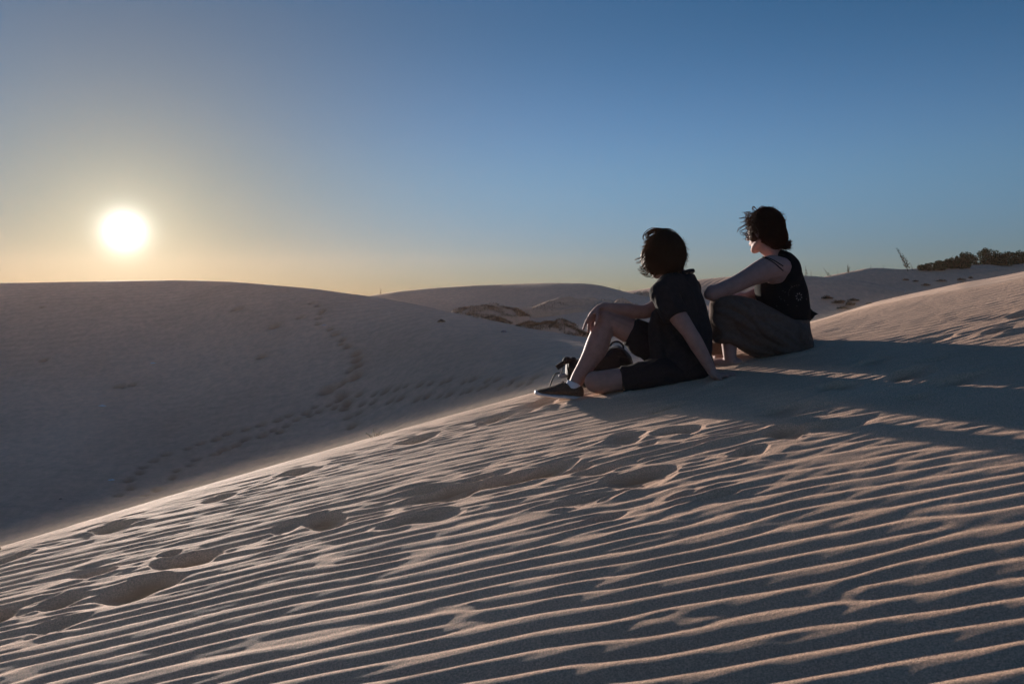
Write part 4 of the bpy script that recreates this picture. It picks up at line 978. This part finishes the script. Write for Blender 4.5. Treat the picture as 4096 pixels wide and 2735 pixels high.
# dark scrub on the mid-distance mounds
mounds = [(1945, 1238, 150, 24, 34), (1945, 1272, 85, 18, 31), (2190, 1304, 150, 36, 29), (2330, 1212, 240, 22, 46), (2520, 1230, 130, 30, 40), (2580, 1175, 70, 14, 52), (1860, 1254, 60, 10, 33)]
m_mound = sand_material('scrub_sand', (.62, .43, .31), False)
for i, (px, py, hw, hh, Y) in enumerate(mounds):
    c = pt(px, py+hh, Y); a = hw/F*Y; h = 2*hh/F*Y
    t = np.linspace(-1, 1, 46); TX, TY = np.meshgrid(t, t)
    R2 = TX**2*1.02+TY**2; xx = c[0]+TX*a*1.25; yy = c[1]+TY*a*.8
    zz_ = c[2]+h*(np.clip(1-R2, 0, 1)**1.3)*(.85+.75*fbm2(xx*.9+i, yy*1.3, 3))+.12*fbm2(xx*2.2, yy*2.5+i, 4)*np.clip(1.1-R2, 0, 1)-np.clip(R2-.85, 0, 2)*3.0-.05
    o = grid_obj('sand_mound', xx, yy, zz_, m_mound); tag(o, kind='structure')
    V = []; Fc = []; r = random.Random(i)
    for q in range(int((15000 if i in (0, 1, 2) else 6000)*(hw*hh/4000)**.5)):
        tx, ty = r.uniform(-1, 1), r.uniform(-1, 1)
        if tx*tx+ty*ty > .85 or noise2(np.array([tx*4+i*7.]), np.array([ty*4.]))[0] < (-.16 if i in (1, 2) else .0 if i == 0 else .08+.12*(ty > 0)): continue
        ii = int((ty+1)/2*45); jj = int((tx+1)/2*45); b = np.array((xx[ii, jj]+r.uniform(-.1, .1), yy[ii, jj]+r.uniform(-.05, .05), zz_[ii, jj]-.02))
        hgt = r.uniform(.03, .12); lx = r.uniform(-.06, .10); w = .008; k = len(V)
        V += [b+np.array((-w, 0, 0)), b+np.array((w, 0, 0)), b+np.array((lx+.004, r.uniform(-.05, .05), hgt))]; Fc.append((k, k+1, k+2))
    tag(mesh_obj('scrub_grass', V, Fc, m_grass, smooth=False), ['dark dry scrub covering a sand mound'][0]+[' nearest the left dune ridge', ' low beside the dune ridge', ' behind the hanging hand', ' on the long hummock behind the wrist', ' behind the black T-shirt', ' high behind the shoulder', ' at the left tip of the hummocks'][i], 'grass', kind='stuff')
# small clumps of scrub and sand lumps right of the people
cl = [(3305, 1192, 22, 10), (3345, 1208, 26, 9), (3395, 1218, 20, 12), (3410, 1200, 22, 8), (3370, 1232, 26, 9), (3365, 1205, 12, 6), (3620, 1117, 12, 4), (3660, 1122, 10, 4), (3760, 1122, 22, 6), (3840, 1118, 18, 6), (3700, 1138, 16, 6), (3645, 1190, 14, 5), (3545, 1208, 10, 5), (3480, 1212, 24, 4), (3855, 1130, 16, 5), (3880, 1109, 6, 5)]
CLL = ['at top left of the patch beside the black top', 'in the middle of the patch beside the black top', 'at the right end of the patch beside the black top',
       'just under the right end of the patch beside the black top', 'lowest in the patch, nearest the lit crest', 'smallest, in the gap at the top of the patch', 'leftmost on the shaded slope below the tallest weed',
       'small, right of the leftmost one below the tallest weed', 'widest on the upper shaded slope under the bushes', 'directly under the left end of the bush row', 'lower down between the weed and the bush row',
       'half hidden behind the lit crest below the tallest weed', 'tiny, alone above the lit crest', 'flat streak of scrub low above the lit crest', 'on the lit sandy shoulder at the right', 'upright tiny dark tuft highest at the right']
for i, (px, py, hw, hh) in enumerate(cl):
    hit = ray_far(px, py+2, 20, 100)
    if hit is None: continue
    b = np.array(hit); Y = b[1]; a = hw/F*Y; h = hh/F*Y; V = []; Fc = []; r = random.Random(100+i)
    for q in range(240):
        ph = r.uniform(0, 6.28); rr = r.random()**.6; p = b+np.array((math.cos(ph)*rr*a, math.sin(ph)*rr*a*1.6, -.03)); hg = h*r.uniform(.6, 2.0)*(1-rr*.6); k = len(V)
        V += [p+np.array((-.02, 0, 0)), p+np.array((.02, 0, 0)), p+np.array((r.uniform(-.1, .15), r.uniform(-.1, .1), hg))]; Fc.append((k, k+1, k+2))
    tag(mesh_obj('scrub_clump', V, Fc, m_grass, loc=b, smooth=False), 'dark scrub clump '+CLL[i], 'scrub', 'dark scrub clumps on the far right sand')

# litter and twigs on the far dune
m_white = mat('white_litter', (.75, .78, .82), .5, .3); m_blue = mat('blue_litter', (.06, .09, .16), .6, .3); m_wood = mat('weathered_wood', (.10, .065, .045), .9, .1, noise=(20, .4)); m_pink = mat('pale_litter', (.5, .42, .46), .6, .2)
def scrap(px, py, w, mt, label, nm='litter_scrap', cat='litter', tall=.5, seed=0):
    h = ray_far(px, py)
    if h is None: return
    r = random.Random(seed+5); b = np.array(h); W_ = w/F*b[1]; S = Soup(); R = []
    for t in np.linspace(0, 1, 6):
        c = b+np.array(((t-.5)*W_, r.uniform(-.03, .03), .01+W_*tall*.10*math.sin(t*math.pi)*r.uniform(.4, 1.6))); q = math.sin(max(.08, min(.92, t))*math.pi)*W_*.22
        R.append(np.array([c+np.array((0, -q, -q*.3)), c+np.array((0, 0, q*tall)), c+np.array((0, q, -q*.3)), c+np.array((0, 0, -q*.6))]))
    S.rings(R); tag(S.build(nm, mt, loc=b, smooth=False), label, cat)
scrap(612, 1455, 24, m_white, 'white plastic scrap high on the left dune face below the sun', seed=1)
scrap(410, 1625, 32, m_white, 'white plastic scrap low on the left dune face left of the sun rays', seed=2)
scrap(446, 1922, 26, m_white, 'white shard lying on the lumpy valley floor at lower left', seed=3)
scrap(2015, 1330, 24, m_blue, 'dark blue scrap on the dune face left of the hanging hand', seed=4, tall=1)
scrap(1766, 1288, 34, m_wood, 'dark driftwood lump on the dune face near its ridge', 'driftwood', 'driftwood', tall=1, seed=5)
scrap(1297, 1303, 22, m_pink, 'pale pinkish scrap beside the footprint trail', seed=6)
scrap(242, 1999, 12, m_wood, 'tiny dark pebble on the valley floor at lower left', 'pebble', 'pebble', tall=1, seed=7)
scrap(2212, 1320, 10, m_white, 'tiny white scrap below the dark mound behind the fingertips', seed=8, tall=1.5)
scrap(1040, 1549, 6, m_white, 'tiny white speck in the middle of the left dune face', seed=9)
scrap(2089, 1153, 6, m_white, 'tiny white speck on the smooth middle dune', seed=10)
scrap(3621, 1169, 5, m_white, 'tiny white speck on the shaded sand under the tallest weed', seed=11, tall=2)
# twig poking over the crest below the footprints
def fgz(px, Y): x = (px-2048)/F*Y; return np.array((x, Y, float(height_fg(np.array([[x]]), np.array([[Y]]))[0, 0])))
b = fgz(1478, 4.62); S = Soup(); r = random.Random(2)
for k_ in range(9): S.tube([b+np.array((0, .2, -.09)), b+np.array((r.uniform(-.03, .03), .2, -.02)), b+np.array((r.uniform(-.06, .05), .2+r.uniform(-.04, .04), r.uniform(.0, .03)))], [.002, .0018, .001], n=4, k=3)
tag(S.build('green_twig', m_weed, loc=b), 'small leafy twig peeping over the lit crest below the footprint trail', 'twig')
b = np.array(((2-2048)/F*3.75, 3.75, (HZ-2200)/F*3.75)); S = Soup(); S.tube([b+np.array((-.05, 0, .09)), b+np.array((-.02, 0, .02)), b+np.array((.012, .02, -.05))], [.014, .012, .010], n=8)
tag(S.build('stick', m_wood, loc=b), 'brown stick end poking over the crest at the left picture edge', 'stick')
